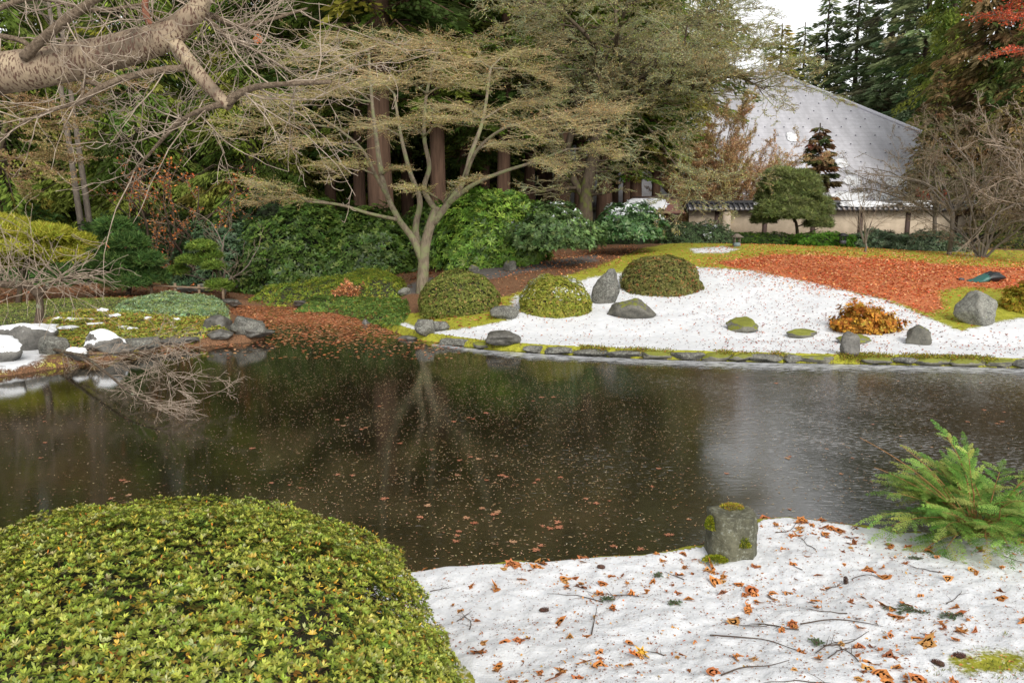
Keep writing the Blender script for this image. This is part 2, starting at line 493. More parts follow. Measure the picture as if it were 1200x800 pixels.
STONE_POST = rock_mat('olive_stone', (.03, .03, .018), (.15, .145, .09), lich=.6)
def plain(name, c, rough=.7, noise=0.0, sc=20.0, metal=0.0, bump=0.0, c2=None):
    m, t, b = M(name)
    b.inputs['Roughness'].default_value = rough; b.inputs['Metallic'].default_value = metal
    if noise:
        tc = N(t, 'TexCoord'); n1 = N(t, 'TexNoise', Scale=sc, Detail=5.0, Roughness=.7); lk(t, tc.outputs['Object'], n1.inputs['Vector'])
        a = tuple(x * (1 - noise) for x in c); bb = c2 or tuple(min(1, x * (1 + noise)) for x in c)
        lk(t, ramp(t, n1.outputs[0], [(.3, a), (.7, bb)]).outputs[0], b.inputs['Base Color'])
        if bump:
            bp = N(t, 'Bump', Strength=bump, Distance=.02); lk(t, n1.outputs[0], bp.inputs['Height']); lk(t, bp.outputs[0], b.inputs['Normal'])
    else: b.inputs['Base Color'].default_value = (*c, 1)
    return m
SNOW = plain('snow', (.72, .73, .75), .6, .04, 9, bump=.4)
MOSS = plain('bright_moss', (.22, .24, .02), .9, .6, 40, bump=1.0)
MOSS_D = plain('dark_moss', (.11, .12, .015), .9, .6, 30, bump=1.0)

# ground ---------------------------------------------------------------
def ground_mat():
    m, t, b = M('ground_cover')
    geo = N(t, 'NewGeometry')
    za = N(t, 'Attribute', attribute_name='Col'); zs = N(t, 'SeparateColor'); lk(t, za.outputs['Color'], zs.inputs[0])
    def noise(sc, det=5.0, ro=.65):
        n = N(t, 'TexNoise', Scale=sc, Detail=det, Roughness=ro); lk(t, geo.outputs['Position'], n.inputs['Vector']); return n.outputs[0]
    nA, nB, nC, nD = noise(1.2), noise(7.0), noise(38.0, 3.0), noise(110.0, 2.0)
    soil = ramp(t, nC, [(.3, (.06, .035, .02)), (.5, (.16, .085, .045)), (.7, (.30, .15, .08))]).outputs[0]
    litter = ramp(t, nC, [(.3, (.26, .07, .03)), (.5, (.50, .15, .06)), (.72, (.60, .28, .12))]).outputs[0]
    moss = ramp(t, mth(t, 'ADD', mth(t, 'MULTIPLY', nB, .5), mth(t, 'MULTIPLY', nC, .5)), [(.36, (.15, .16, .02)), (.5, (.31, .31, .03)), (.66, (.46, .43, .06))]).outputs[0]
    snow = ramp(t, nB, [(.3, (.62, .635, .66)), (.7, (.75, .76, .77))]).outputs[0]
    wob = mth(t, 'ADD', mth(t, 'MULTIPLY', mth(t, 'SUBTRACT', nB, .5), .9), mth(t, 'MULTIPLY', mth(t, 'SUBTRACT', nC, .5), .6))
    def mask(ch, w=.06):
        f = mth(t, 'ADD', ch, wob)
        return ramp(t, f, [(.5 - w, (0, 0, 0)), (.5 + w, (1, 1, 1))]).outputs[0]
    ms = mask(zs.outputs[0], .10)
    c = mixc(t, mask(zs.outputs[1]), soil, moss)
    c = mixc(t, mask(zs.outputs[2]), c, litter)
    c = mixc(t, ms, c, snow)
    # gravel where alpha is low
    ga = mth(t, 'SUBTRACT', 1.0, za.outputs['Alpha'])
    c = mixc(t, ramp(t, ga, [(.3, (0, 0, 0)), (.7, (1, 1, 1))]).outputs[0], c, ramp(t, nD, [(.3, (.07, .065, .06)), (.7, (.20, .18, .165))]).outputs[0])
    lk(t, c, b.inputs['Base Color'])
    h = mth(t, 'ADD', mth(t, 'MULTIPLY', nC, .35), mth(t, 'ADD', mth(t, 'MULTIPLY', nB, .8), mth(t, 'MULTIPLY', nD, .12)))
    h = mth(t, 'ADD', h, mth(t, 'MULTIPLY', ms, .35))
    bp = N(t, 'Bump', Strength=.55, Distance=.035); lk(t, h, bp.inputs['Height']); lk(t, bp.outputs[0], b.inputs['Normal'])
    b.inputs['Roughness'].default_value = .85; b.inputs['Specular IOR Level'].default_value = .2
    lk(t, mth(t, 'MULTIPLY', ms, .12), b.inputs['Subsurface Weight'])
    b.inputs['Subsurface Radius'].default_value = (.01, .012, .015)
    return m
def inpoly(u, v, poly):
    ins = np.zeros(u.shape, bool); n = len(poly)
    for i in range(n):
        ax, ay = poly[i]; bx, by = poly[(i + 1) % n]
        if ay == by: continue
        ins ^= ((ay > v) != (by > v)) & (u < (bx - ax) * (v - ay) / (by - ay) + ax)
    return ins
def soft(u, v, poly, s):
    """1 inside, 0 outside, with a ramp of about s pixels (v counts more than u)"""
    U, Vv = u / 3.0, v
    q = np.array(poly, float); q[:, 0] /= 3.0
    sd = sdist(U, Vv, q)
    return np.clip(.5 - sd / s, -0.35, 1.35)
Z_SNOW = [(452, 381), (475, 377), (500, 388), (530, 386), (560, 380), (580, 376), (598, 372), (600, 352), (606, 345), (650, 340), (690, 326), (735, 318), (800, 312), (880, 317), (960, 333), (1040, 352), (1092, 374), (1125, 388), (1165, 378), (1200, 372), (1500, 372), (1500, 445), (1000, 428), (760, 423), (600, 414), (470, 402)]
Z_MOSS = [(440, 400), (440, 372), (490, 366), (560, 356), (600, 345), (640, 330), (700, 312), (750, 292), (800, 282), (950, 280), (1200, 292), (1500, 300), (1500, 440), (1000, 430), (600, 418), (480, 410)]
Z_RED = [(835, 306), (870, 302), (905, 297), (960, 298), (1040, 302), (1110, 309), (1165, 312), (1200, 312), (1300, 315), (1300, 342), (1200, 341), (1130, 337), (1104, 341), (1106, 351), (1108, 362), (1086, 368), (1040, 352), (960, 336), (890, 320), (850, 313)]
Z_PATCH = [(808, 291), (848, 288), (868, 292), (850, 297), (812, 297)]
Z_LEFT = [(-400, 470), (-400, 330), (100, 330), (200, 338), (262, 362), (268, 380), (240, 410), (100, 436), (0, 450)]
def zones(x, y, z):
    u, v, dep = proj(x, y, z)
    far = (y > 11)
    near = ~far
    s = np.where(far & (y < 31), soft(u, v, Z_SNOW, 9), 0)
    s = np.maximum(s, np.where(far & (y < 31), soft(u, v, Z_PATCH, 6) * .8, 0))
    mossy = np.exp(-((u - 545) / 50) ** 2 - ((v - 374) / 9) ** 2) * .55 + np.exp(-((u - 640) / 60) ** 2 - ((v - 340) / 6) ** 2) * .3
    s = s - mossy * far
    sd = sdist(x, y)
    s = np.where(far & (v > 380) & (u > 440), np.where(sd < .17, -.3, s), s)       # moss edging
    g = np.where(far & (y < 34), soft(u, v, Z_MOSS, 8), 0)
    g = np.where(far & (sd < .3) & (u > 440), .62, g)
    r = np.where(far & (y < 31), soft(u, v, Z_RED, 9) - .12, 0)
    lf = np.where(far & (y < 24), soft(u, v, Z_LEFT, 8), 0)
    g = np.maximum(g, lf * .30)
    s = np.maximum(s, lf * (np.exp(-((u - 90) / 70) ** 2 - ((v - 395) / 12) ** 2) * .75 + np.exp(-((u - 10) / 40) ** 2 - ((v - 415) / 18) ** 2) * .9))
    # near bank: snow nearly everywhere with moss along the lip and at the lower right
    sn = np.full(x.shape, 1.3)
    sn = np.where(sd < .10, .30, sn)
    sn = sn - 1.0 * np.exp(-((u - 1160) / 95) ** 2 - ((v - 775) / 28) ** 2) - .95 * np.exp(-((u - 850) / 26) ** 2 - ((v - 646) / 6) ** 2)
    sn = sn - .9 * ((np.hypot((x + 1.75) / 1.9, (y - 3.3) / 1.8)) < .85)
    s = np.where(near, sn, s); g = np.where(near, np.where(sd < .0, .2, 1.2), g)
    wet = sd < -.15
    s = np.where(wet, -.4, s); g = np.where(wet, -.4, g); r = np.where(wet, -.4, r)
    a = np.ones_like(x)
    # the gravel path that runs behind the trees on the far side
    pth = soft(u, v, [(450, 344), (500, 326), (540, 318), (640, 306), (700, 298), (700, 306), (620, 318), (560, 330), (500, 344)], 5) * (y > 19) * (y < 34)
    a = np.minimum(a, 1 - np.clip(pth, 0, 1))
    pl = soft(u, v, [(-200, 385), (-200, 405), (20, 398), (45, 384), (30, 376)], 5) * (y > 12) * (y < 22)
    a = np.minimum(a, 1 - np.clip(pl, 0, 1))
    return np.stack([np.clip(s, 0, 1.0), np.clip(g, 0, 1), np.clip(r, 0, 1), a], 1)
def build_ground():
    rs = [.05, .4, .8, 1.2, 1.6]; r = 2.0
    while r < 60:
        rs.append(r); r += max(.022, .0048 * r)
    while r < 900: rs.append(r); r *= 1.1
    an = np.concatenate([np.arange(-40, 40, .16), np.arange(40, 320, 3.5)])
    rs = np.array(rs); a = np.radians(an)
    RR, AA = np.meshgrid(rs, a, indexing='ij')
    x = (RR * np.sin(AA)).ravel(); y = (RR * np.cos(AA)).ravel()
    z = hgt(x, y)
    nr = (y > 1.5) & (y < 8) & (np.abs(x) < 7)
    sd = sdist(x, y)
    z = z + np.where(nr & (sd > 0), (.022 * fbm(xyz(x, y, 2.2), 4, 11) + .008 * fbm(xyz(x, y, 14), 2, 15)) * ss(sd / .3), 0)
    z = z + np.where((y > 11) & (sd > .2), .022 * fbm(xyz(x, y, 1.4), 4, 12), 0)
    z = z + np.where(y > 100, 0, 0)
    c = zones(x, y, z)
    nr_, na = len(rs), len(a)
    i = np.arange(nr_ - 1)[:, None] * na; j = np.arange(na)[None]; j2 = (j + 1) % na
    Fc = np.stack([i + j, i + na + j, i + na + j2, i + j2], -1).reshape(-1, 4)
    Fc = np.ascontiguousarray(Fc[:, ::-1])
    o = solo('ground', np.stack([x, y, z], 1), Fc, ground_mat(), None, None, kind='structure', col=c, smooth=True)
    return o
ground = build_ground()

def water_mat():
    m, t, b = M('pond_water')
    geo = N(t, 'NewGeometry')
    b.inputs['Base Color'].default_value = (.017, .014, .007, 1)
    b.inputs['IOR'].default_value = 2.25
    b.inputs['Specular IOR Level'].default_value = .5
    mp = N(t, 'Mapping'); mp.inputs['Scale'].default_value = (.55, 1.3, 1.0); lk(t, geo.outputs['Position'], mp.inputs[0])
    n1 = N(t, 'TexNoise', Scale=7.0, Detail=5.0, Roughness=.65); lk(t, mp.outputs[0], n1.inputs['Vector'])
    n2 = N(t, 'TexNoise', Scale=.35, Detail=3.0, Roughness=.6); lk(t, geo.outputs['Position'], n2.inputs['Vector'])
    n3 = N(t, 'TexNoise', Scale=45.0, Detail=3.0, Roughness=.7); lk(t, geo.outputs['Position'], n3.inputs['Vector'])
    # slushy film and painted sky sheen: stronger towards the right of the pond
    sx = N(t, 'SeparateXYZ'); lk(t, geo.outputs['Position'], sx.inputs[0])
    fr = mth(t, 'MULTIPLY_ADD', sx.outputs[0], .07); fr.node.inputs[2].default_value = .05
    film = mth(t, 'ADD', fr, mth(t, 'MULTIPLY', mth(t, 'SUBTRACT', n2.outputs[0], .5), 1.4), clamp=True)
    rg = mth(t, 'ADD', .008, mth(t, 'MULTIPLY', mth(t, 'MULTIPLY', film, ramp(t, n3.outputs[0], [(.42, (0, 0, 0)), (.6, (1, 1, 1))]).outputs[0]), .12))
    lk(t, rg, b.inputs['Roughness'])
    # thin drawn-out flakes of ice slush; their pale colour also paints sky sheen
    mp2 = N(t, 'Mapping'); mp2.inputs['Scale'].default_value = (5.0, 16.0, 1.0); mp2.inputs['Rotation'].default_value = (0, 0, R(8)); lk(t, geo.outputs['Position'], mp2.inputs[0])
    n4 = N(t, 'TexNoise', Scale=2.2, Detail=6.0, Roughness=.72, Distortion=.6); lk(t, mp2.outputs[0], n4.inputs['Vector'])
    fl = ramp(t, mth(t, 'ADD', n4.outputs[0], mth(t, 'MULTIPLY', film, .24)), [(.62, (0, 0, 0)), (.74, (1, 1, 1))]).outputs[0]
    lk(t, mixc(t, mth(t, 'MULTIPLY', fl, .7), (.017, .014, .007), (.42, .42, .42)), b.inputs['Base Color'])
    bp = N(t, 'Bump', Distance=.008); lk(t, mth(t, 'ADD', mth(t, 'MULTIPLY', n1.outputs[0], 1.0), mth(t, 'MULTIPLY', n3.outputs[0], .25)), bp.inputs['Height'])
    lk(t, mth(t, 'ADD', .10, mth(t, 'MULTIPLY', film, .9)), bp.inputs['Strength'])
    lk(t, bp.outputs[0], b.inputs['Normal'])
    return m
WATER = water_mat()
solo('water', np.array([[-30, 2.5, 0], [30, 2.5, 0], [30, 30, 0], [-30, 30, 0]], float), np.array([[0, 1, 2, 3]]), WATER, None, None, kind='structure')

# ------------------------------------------------------------------ rocks
_bm = bmesh.new(); bmesh.ops.create_icosphere(_bm, subdivisions=4, radius=1)
ICO_V = np.array([v.co[:] for v in _bm.verts]); ICO_F = np.array([[v.index for v in f.verts] for f in _bm.faces]); _bm.free()
def rock_geo(seed, size, facets=18, rough=.09, top=None, taper=0.0):
    rng = np.random.default_rng(seed)
    n = rdir(rng, facets); h = rng.uniform(.68, .98, facets)
    if top is not None:
        n = np.vstack([n, nrm(np.array([[.12 * rng.normal(), .12 * rng.normal(), 1]]))]); h = np.append(h, top)
    d = ICO_V; dp = d @ n.T
    r = np.min(np.where(dp > .05, h[None] / np.maximum(dp, .05), 9), 1)
    r = np.minimum(r, 1.12)
    V = d * r[:, None]
    V = V * (1 + rough * fbm(V * 2.2 + seed, 4, seed)[:, None] - .35 * rough * np.abs(fbm(V * 6 + seed, 2, seed + 3))[:, None])
    if taper:
        k = 1 - taper * np.clip(V[:, 2:3] * .5 + .5, 0, 1); V = np.hstack([V[:, :2] * k * (1 + taper * .35), V[:, 2:3]])
    return V * np.array(size), ICO_F
def rock(name, u, v, wpx, hpx, seed, mat, label, cat='rock', depth=.8, sink=.25, group=None, facets=20, top=None, rz=0, taper=0.0, Y=None):
    """rock whose foot is seen at (u,v); width and height in pixels of the photograph"""
    b = GT(u, v) if Y is None else at(u, Y)
    dep = b[1] * cp - (b[2] - CAMZ) * sp
    W, H = wpx / F * dep, hpx / F * dep
    a = W / 2; c = H / (2 - sink * 2) * 1.08
    V, Fc = rock_geo(seed, (a * 1.08, a * depth, c), facets, top=top, taper=taper)
    ca, sa = math.cos(rz), math.sin(rz)
    cen = np.array([b[0], b[1] + a * depth * .6, b[2] + c * (1 - 2 * sink)])
    zb = hz(cen[0], cen[1]); cen[2] = zb + c * (1 - 2 * sink)
    base = np.array([cen[0], cen[1], zb])
    V = V + (cen - base)
    return solo(name, V, Fc, mat, label, cat, base, group, smooth=True, local=True), cen, (a, a * depth, c)

rock('boulder', 252, 391, 34, 21, 3, ROCK_DARK, 'dark rounded boulder at the left shore in front of the blue green groundcover')
rock('boulder', 289, 393, 42, 20, 8, ROCK, 'broad grey boulder at the tip of the left shore beside the leafy inlet')
rock('boulder', 295, 399, 46, 8, 12, ROCK_DARK, 'low flat wet rock in front of the broad grey boulder on the left shore', sink=.35)
rock('boulder', 258, 400, 30, 8, 13, ROCK_DARK, 'low flat wet rock in front of the dark rounded boulder', sink=.35)
rock('boulder', 118, 412, 56, 22, 15, ROCK_SNOW, 'grey boulder with a white snow cap on the left shore', sink=.3)
rock('boulder', 62, 414, 34, 20, 16, ROCK, 'squat grey boulder by the foot of the small leaning tree', sink=.3)
rock('boulder', 25, 410, 62, 34, 17, ROCK_SNOW, 'large snow covered boulder at the far left shore', sink=.3)
rock('boulder', 160, 410, 44, 12, 18, ROCK, 'flat topped shore stone right of the snow capped boulder', sink=.35, top=.5)
rock('boulder', -20, 425, 70, 30, 19, ROCK_SNOW, 'snowy boulder cut by the left edge of the view', sink=.3)
rock('boulder', 88, 424, 30, 10, 191, ROCK_SNOW, 'small half sunken stone in the water with a little snow', sink=.35)
rock('standing_stone', 714, 357, 34, 34, 21, ROCK, 'upright pointed grey stone standing between two clipped mounds', depth=.7, sink=.16, facets=16, taper=.28)
rock('boulder', 740, 373, 54, 19, 22, ROCK_MOSS, 'flat rounded boulder lying in snow below the pointed stone', sink=.3)
rock('boulder', 592, 375, 34, 15, 23, ROCK, 'low grey boulder at the left foot of the middle clipped mound', sink=.3)
rock('boulder', 1152, 382, 50, 34, 24, ROCK_PALE, 'big pale boulder on the right beside the green grass patch', sink=.22, facets=20, taper=.3)
rock('boulder', 1080, 405, 30, 24, 25, ROCK_MOSS, 'small round mossy boulder in the snow right of the golden shrub', sink=.2)
rock('standing_stone', 998, 419, 29, 27, 26, ROCK_DARK, 'dark pointed stone standing on the pond edge below the golden shrub', sink=.2, facets=20, taper=.6)
rock('boulder', 586, 411, 42, 12, 27, ROCK_DARK, 'dark jagged rock jutting from the far pond edge', sink=.2, facets=8)
rock('boulder', 498, 397, 26, 20, 28, ROCK, 'square grey rock at the left end of the snowy bank', sink=.2, top=.6)
rock('boulder', 478, 398, 26, 10, 29, ROCK_DARK, 'flat wet slab left of the square grey rock', sink=.35, top=.5)
rock('boulder', 508, 388, 32, 14, 30, ROCK, 'grey slab behind the square rock at the end of the snowy bank', sink=.3, top=.55)
rock('boulder', 429, 380, 10, 12, 31, ROCK_DARK, 'little black rock at the water under the green groundcover', sink=.2)
rock('mossy_hump', 873, 388, 42, 13, 32, ROCK_BIGMOSS, 'larger mossy stone hump half buried in the snow', 'mossy stone', sink=.3)
rock('mossy_hump', 944, 396, 40, 8, 33, ROCK_BIGMOSS, 'thin low patch of mossy stone in the snow left of the golden shrub', 'mossy stone', sink=.35)
rock('mossy_hump', 1004, 402, 42, 8, 34, ROCK_BIGMOSS, 'low mossy stone just behind the dark pointed stone', 'mossy stone', sink=.35)
rock('boulder', 474, 347, 14, 9, 35, ROCK_PALE, 'small pale round stone at the foot of the forked tree', sink=.2)
rock('boulder', 454, 324, 15, 9, 36, ROCK_BIGMOSS, 'round moss covered stone on top of the green groundcover', sink=.2)
rock('boulder', 598, 318, 16, 12, 37, ROCK_MOSS, 'small mossy stone in brown litter under the bright green shrub', sink=.2)
rock('boulder', 556, 319, 12, 9, 38, ROCK_BIGMOSS, 'tiny mossy stone on the path left of the litter', sink=.2)
for k, (u, v, w_, h_) in enumerate([(205, 326, 26, 7), (228, 322, 34, 7), (262, 326, 38, 7), (300, 328, 34, 6), (255, 334, 46, 8), (300, 336, 40, 8), (222, 338, 40, 8)]):
    rock('path_stone', u, v + 4, w_, h_, 50 + k, ROCK_PALE, 'flat grey paving stone in the stepped path behind the left pines', 'paving stone', sink=.3, top=.4, group='flat stones of the path behind the left pines')
for k, (u, v, w_, h_) in enumerate([(290, 361, 44, 6), (325, 364, 30, 5), (268, 356, 24, 7), (355, 362, 24, 6)]):
    rock('inlet_edging', u, v, w_, h_, 60 + k, ROCK_DARK, 'dark flat edging stone at the head of the leafy inlet', 'edging stone', sink=.35, top=.5, group='edging stones of the leafy inlet')
for k, (u, v, w_, h_) in enumerate([(190, 409, 40, 6), (218, 407, 30, 5), (140, 417, 34, 6)]):
    rock('shore_edging', u, v, w_, h_, 70 + k, ROCK_DARK, 'thin flat dark edging stone along the left shore under the groundcover', 'edging stone', sink=.35, top=.5, group='edging stones of the left shore')
# a row of edging stones right along the far shore
rg = np.random.default_rng(4)
edge_px = [(512, 402), (570, 409), (640, 414), (760, 420), (900, 424), (1000, 426), (1100, 428), (1200, 431), (1310, 435)]
u = 514.0; k = 0
while u < 1300:
    wpx = rg.uniform(20, 46); uc = u + wpx / 2
    vv = np.interp(uc, [e[0] for e in edge_px], [e[1] for e in edge_px])
    if not (572 < uc < 598 or 984 < uc < 1012):
        dk = rg.random() < .3
        q = G(uc, vv)
        dep = q[1] * cp + CAMZ * sp
        a = wpx / 2 / F * dep
        V, Fc = rock_geo(300 + k, (a * 1.12, .15, .085 + .03 * rg.random()), 12, top=.7)
        base = np.array([q[0], q[1] + .06, 0.02]); V = V + np.array([0, 0, .045])
        if 620 < uc < 760 or 890 < uc < 960 or k % 4 == 0: mt_, lb = ROCK, 'bare grey edging stone in the row along the far pond edge'
        else: mt_, lb = ROCK_BIGMOSS, 'moss topped edging stone in the row along the far pond edge'
        solo('edging_stone', V, Fc, mt_, lb, 'edging stone', base, ('bare' if mt_ is ROCK else 'mossy') + ' edging stones along the far pond edge', smooth=True, local=True)
    u += wpx * .93; k += 1

# the cut stone post on the near bank
pb = GT(856, 648)
dep = pb[1] * cp - (pb[2] - CAMZ) * sp
W_, H_ = 56 / F * dep, 50 / F * dep / cp
t_ = thing('stone_post', 'squat square cut olive grey stone with moss standing on the near snowy bank', 'stone post', pb)
def post_geo():
    bm = bmesh.new()
    bot = [(-.47, -.30), (-.12, -.50), (.34, -.42), (.52, -.12), (.44, .42), (-.05, .52), (-.48, .30)]
    top = [(-.44, -.20), (-.34, -.42), (.30, -.44), (.46, -.20), (.42, .34), (-.05, .40), (-.46, .22)]
    rings = []
    for k in range(13):
        f = k / 12
        ring = []
        for (bx, by), (tx, ty) in zip(bot, top):
            ring.append(bm.verts.new(((bx * (1 - f) + tx * f) * W_, (by * (1 - f) + ty * f) * W_, (-.15 + 1.15 * f) * H_)))
        rings.append(ring)
    for a, b in zip(rings, rings[1:]):
        for i in range(7): bm.faces.new((a[i], a[(i + 1) % 7], b[(i + 1) % 7], b[i]))
    bm.faces.new(rings[-1]); bm.faces.new(rings[0][::-1])
    bmesh.ops.triangulate(bm, faces=bm.faces[:])
    bmesh.ops.subdivide_edges(bm, edges=bm.edges[:], cuts=3, use_grid_fill=True)
    bmesh.ops.triangulate(bm, faces=bm.faces[:])
    V = np.array([v.co[:] for v in bm.verts]); Fc = np.array([[v.index for v in f.verts] for f in bm.faces]); bm.free()
    V = V + nrm(V - np.array([0, 0, H_ * .5])) * (.007 * fbm(V * 9, 4, 2) + .002 * fbm(V * 40, 2, 7))[:, None]
    return V, Fc
V, Fc = post_geo()
part('stone', V, Fc, STONE_POST, t_, smooth=False, local=True)
def moss_clump(name, cen, size, parent, seed, n=900, cols=None):
    rng = np.random.default_rng(seed)
    d = rdir(rng, n); d[:, 2] = np.abs(d[:, 2]) * 1
    p = np.array(cen) + d * np.array(size) * rng.uniform(.6, 1, (n, 1))
    V, Fc, C = leaves(p, nrm(d + .5 * rdir(rng, n)), rdir(rng, n), .018, .009, palette(rng, n, cols or [(.30, .34, .02), (.18, .24, .02), (.45, .44, .05)]))
    return part(name, V, Fc, MATTE, parent, col=C, local=True)
moss_clump('moss', (.15 * W_, -.40 * W_, .34 * H_), (.045, .03, .085), t_, 1)
moss_clump('moss', (-.50 * W_, -.18 * W_, .68 * H_), (.03, .05, .09), t_, 2)
moss_clump('moss', (.02, .08, 1.0 * H_), (.09, .07, .018), t_, 3, 500, [(.45, .42, .05), (.5, .3, .08), (.3, .3, .03)])
moss_clump('moss', (-.42 * W_, -.42 * W_, .02 * H_), (.10, .05, .03), t_, 4, 1100)

# ------------------------------------------------------------------ shrubs
def dome_pts(rng, n, rad, lump=.12, lf=2.2, shell=.12, seed=0, zmin=-.15, px=2.0):
    """points on a lumpy dome of half-axes rad, with outward normals"""
    d = rdir(rng, int(n * 2.4)); d = d[d[:, 2] > zmin][:n]
    q = np.abs(d) ** px; s = (q.sum(1)) ** (-1 / px)
    k = (1 + lump * fbm(d * lf + seed, 3, seed)) * (1 - shell * rng.random(len(d)) ** 2)
    p = d * (s * k)[:, None] * np.array(rad)
    nn = nrm(d / np.array(rad))
    return p, nn
def rosettes(rng, p, nn, per, L, W, cols, wts=None, tilt=.75, upb=.35, jit=.16, fold=.15, jitL=.25):
    n = len(p)
    ax = nrm(nn + .35 * rdir(rng, n) + np.array([0, 0, upb]))
    P_ = np.repeat(p, per, 0); A = np.repeat(ax, per, 0)
    r = rdir(rng, n * per); r = nrm(r - A * (r * A).sum(1)[:, None])
    D = nrm(A * (1 - tilt) + r * tilt + .12 * rdir(rng, n * per))
    rc = palette(rng, n, cols, wts, jit); C = np.repeat(rc, per, 0) * (1 + .12 * rng.standard_normal((n * per, 1)))
    Ls = L * rng.uniform(1 - jitL, 1 + jitL, n * per)
    return leaves(P_ - A * L * .2, D, A, Ls, Ls * (W / L), np.clip(C, .002, 1), fold)
def core_geo(rad, lump=.1, lf=2.2, seed=0, k=.86, px=2.0):
    d = ICO_V.copy(); q = np.abs(d) ** px; s = (q.sum(1)) ** (-1 / px)
    kk = (1 + lump * fbm(d * lf + seed, 3, seed)) * k
    V = d * (s * kk)[:, None] * np.array(rad); V[:, 2] = np.maximum(V[:, 2], -.05)
    return V, ICO_F
CORE = plain('painted_shade_twig_core', (.045, .045, .02), .95, .5, 25, bump=1.0)  # solid filler for the twigs; interior shade is put into its dark colour
CORE_DK = plain('deep_painted_shade_core', (.018, .024, .010), .95, .5, 18, bump=1.0)  # deeper filler for evergreens, inner shade again put into the colour
def shrub(name, base, rad, n, per, L, W, cols, wts, label, cat='shrub', seed=1, lump=.12, lf=2.2, shell=.12, core=CORE, corek=.86, mat=MATTE, zmin=-.15, tilt=.75, upb=.35, px=2.0, snow=0, lift=0.0, jit=.16, group=None, fold=.15):
    rng = np.random.default_rng(seed)
    t = thing(name, label, cat, base, group)
    p, nn = dome_pts(rng, n, rad, lump, lf, shell, seed, zmin, px)
    p[:, 2] += lift
    V, Fc, C = rosettes(rng, p, nn, per, L, W, cols, wts, tilt, upb, jit, fold)
    if snow:
        zc = nn[:, 2]; pr = snow * np.clip(zc - .25, 0, 1) * 1.5 * (fbm(p * 2.5, 2, seed + 5) > -.05)
        m = np.repeat(rng.random(len(p)) < pr, per * 4)
        m &= np.repeat(rng.random(len(p) * per) < .75, 4)
        C[m] = np.array([.82, .85, .87])
    part('foliage', V, Fc, mat, t, col=C, local=True)
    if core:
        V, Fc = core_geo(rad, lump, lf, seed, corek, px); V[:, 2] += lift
        part('branches', V, Fc, core, t, smooth=True, local=True)  # one solid core in place of branches, coloured as the shade inside
    return t
def px_shrub(u0, u1, vtop, vbase, Yadd=.0, Y=None):
    """base point and radii of a shrub seen in that pixel box"""
    b = GT((u0 + u1) / 2, vbase) if Y is None else at((u0 + u1) / 2, Y)
    dep = b[1] * cp - (b[2] - CAMZ) * sp
    a = (u1 - u0) / 2 / F * dep
    H = (vbase - vtop) / F * dep
    b = b + np.array([0, a * .75, 0]); b[0] *= (1 + a * .75 / b[1]); b[2] = hz(b[0], b[1]) - .03
    return b, a, H
AZ = [(.19, .22, .04), (.13, .17, .03), (.27, .27, .06), (.34, .25, .07)]
b, a, H = px_shrub(490, 588, 317, 370)
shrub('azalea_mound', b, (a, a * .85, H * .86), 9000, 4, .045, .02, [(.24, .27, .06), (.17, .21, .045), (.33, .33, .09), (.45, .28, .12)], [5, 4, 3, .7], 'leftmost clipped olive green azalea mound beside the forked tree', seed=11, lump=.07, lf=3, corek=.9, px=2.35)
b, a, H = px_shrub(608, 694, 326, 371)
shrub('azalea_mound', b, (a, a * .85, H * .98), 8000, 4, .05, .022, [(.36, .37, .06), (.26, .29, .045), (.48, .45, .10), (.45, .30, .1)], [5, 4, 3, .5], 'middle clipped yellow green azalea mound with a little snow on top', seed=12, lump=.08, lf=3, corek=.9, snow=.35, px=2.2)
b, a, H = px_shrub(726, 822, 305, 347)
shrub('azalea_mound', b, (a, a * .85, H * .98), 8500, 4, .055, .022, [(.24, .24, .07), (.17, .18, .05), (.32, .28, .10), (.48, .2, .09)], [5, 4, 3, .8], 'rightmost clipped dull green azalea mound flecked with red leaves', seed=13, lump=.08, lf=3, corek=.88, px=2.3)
b, a, H = px_shrub(973, 1051, 357, 394)
shrub('azalea_bush', b, (a, a * .7, H * .86), 1700, 6, .085, .035, [(.56, .29, .045), (.46, .22, .035), (.36, .15, .03), (.64, .38, .07)], None, 'golden orange azalea standing alone in the far snow', seed=14, lump=.35, lf=3.5, shell=.35, corek=.45, zmin=-.05, jit=.25)
b, a, H = px_shrub(1172, 1240, 338, 368)
shrub('azalea_bush', b, (a, a * .8, H), 1700, 6, .07, .03, [(.42, .36, .04), (.30, .28, .03), (.48, .30, .05)], None, 'yellow azalea cut by the right edge beside the big pale boulder', seed=15, lump=.3, lf=3, shell=.3, corek=.6)
# big evergreens below the conifers
RH = [(.08, .14, .022), (.055, .105, .018), (.13, .19, .035), (.035, .065, .014)]
b, a, H = px_shrub(272, 480, 244, 330, Y=25.6)
b1 = at(350, 27.5)
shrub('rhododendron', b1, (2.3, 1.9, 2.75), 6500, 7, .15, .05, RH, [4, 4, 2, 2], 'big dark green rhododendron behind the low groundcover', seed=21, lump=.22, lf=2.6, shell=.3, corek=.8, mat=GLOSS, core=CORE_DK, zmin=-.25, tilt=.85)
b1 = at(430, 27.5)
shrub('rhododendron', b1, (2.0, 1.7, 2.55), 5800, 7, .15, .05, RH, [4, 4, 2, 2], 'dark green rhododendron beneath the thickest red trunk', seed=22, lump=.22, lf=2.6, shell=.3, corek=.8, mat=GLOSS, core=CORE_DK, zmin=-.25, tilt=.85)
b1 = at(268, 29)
shrub('rhododendron', b1, (2.0, 1.6, 2.3), 2600, 7, .17, .055, [(.06, .11, .045), (.04, .08, .035), (.09, .15, .07)], None, 'dull blue green rhododendron behind the small pruned pine', seed=23, lump=.25, lf=2.6, shell=.3, corek=.8, mat=GLOSS, core=CORE_DK, zmin=-.25, tilt=.85)
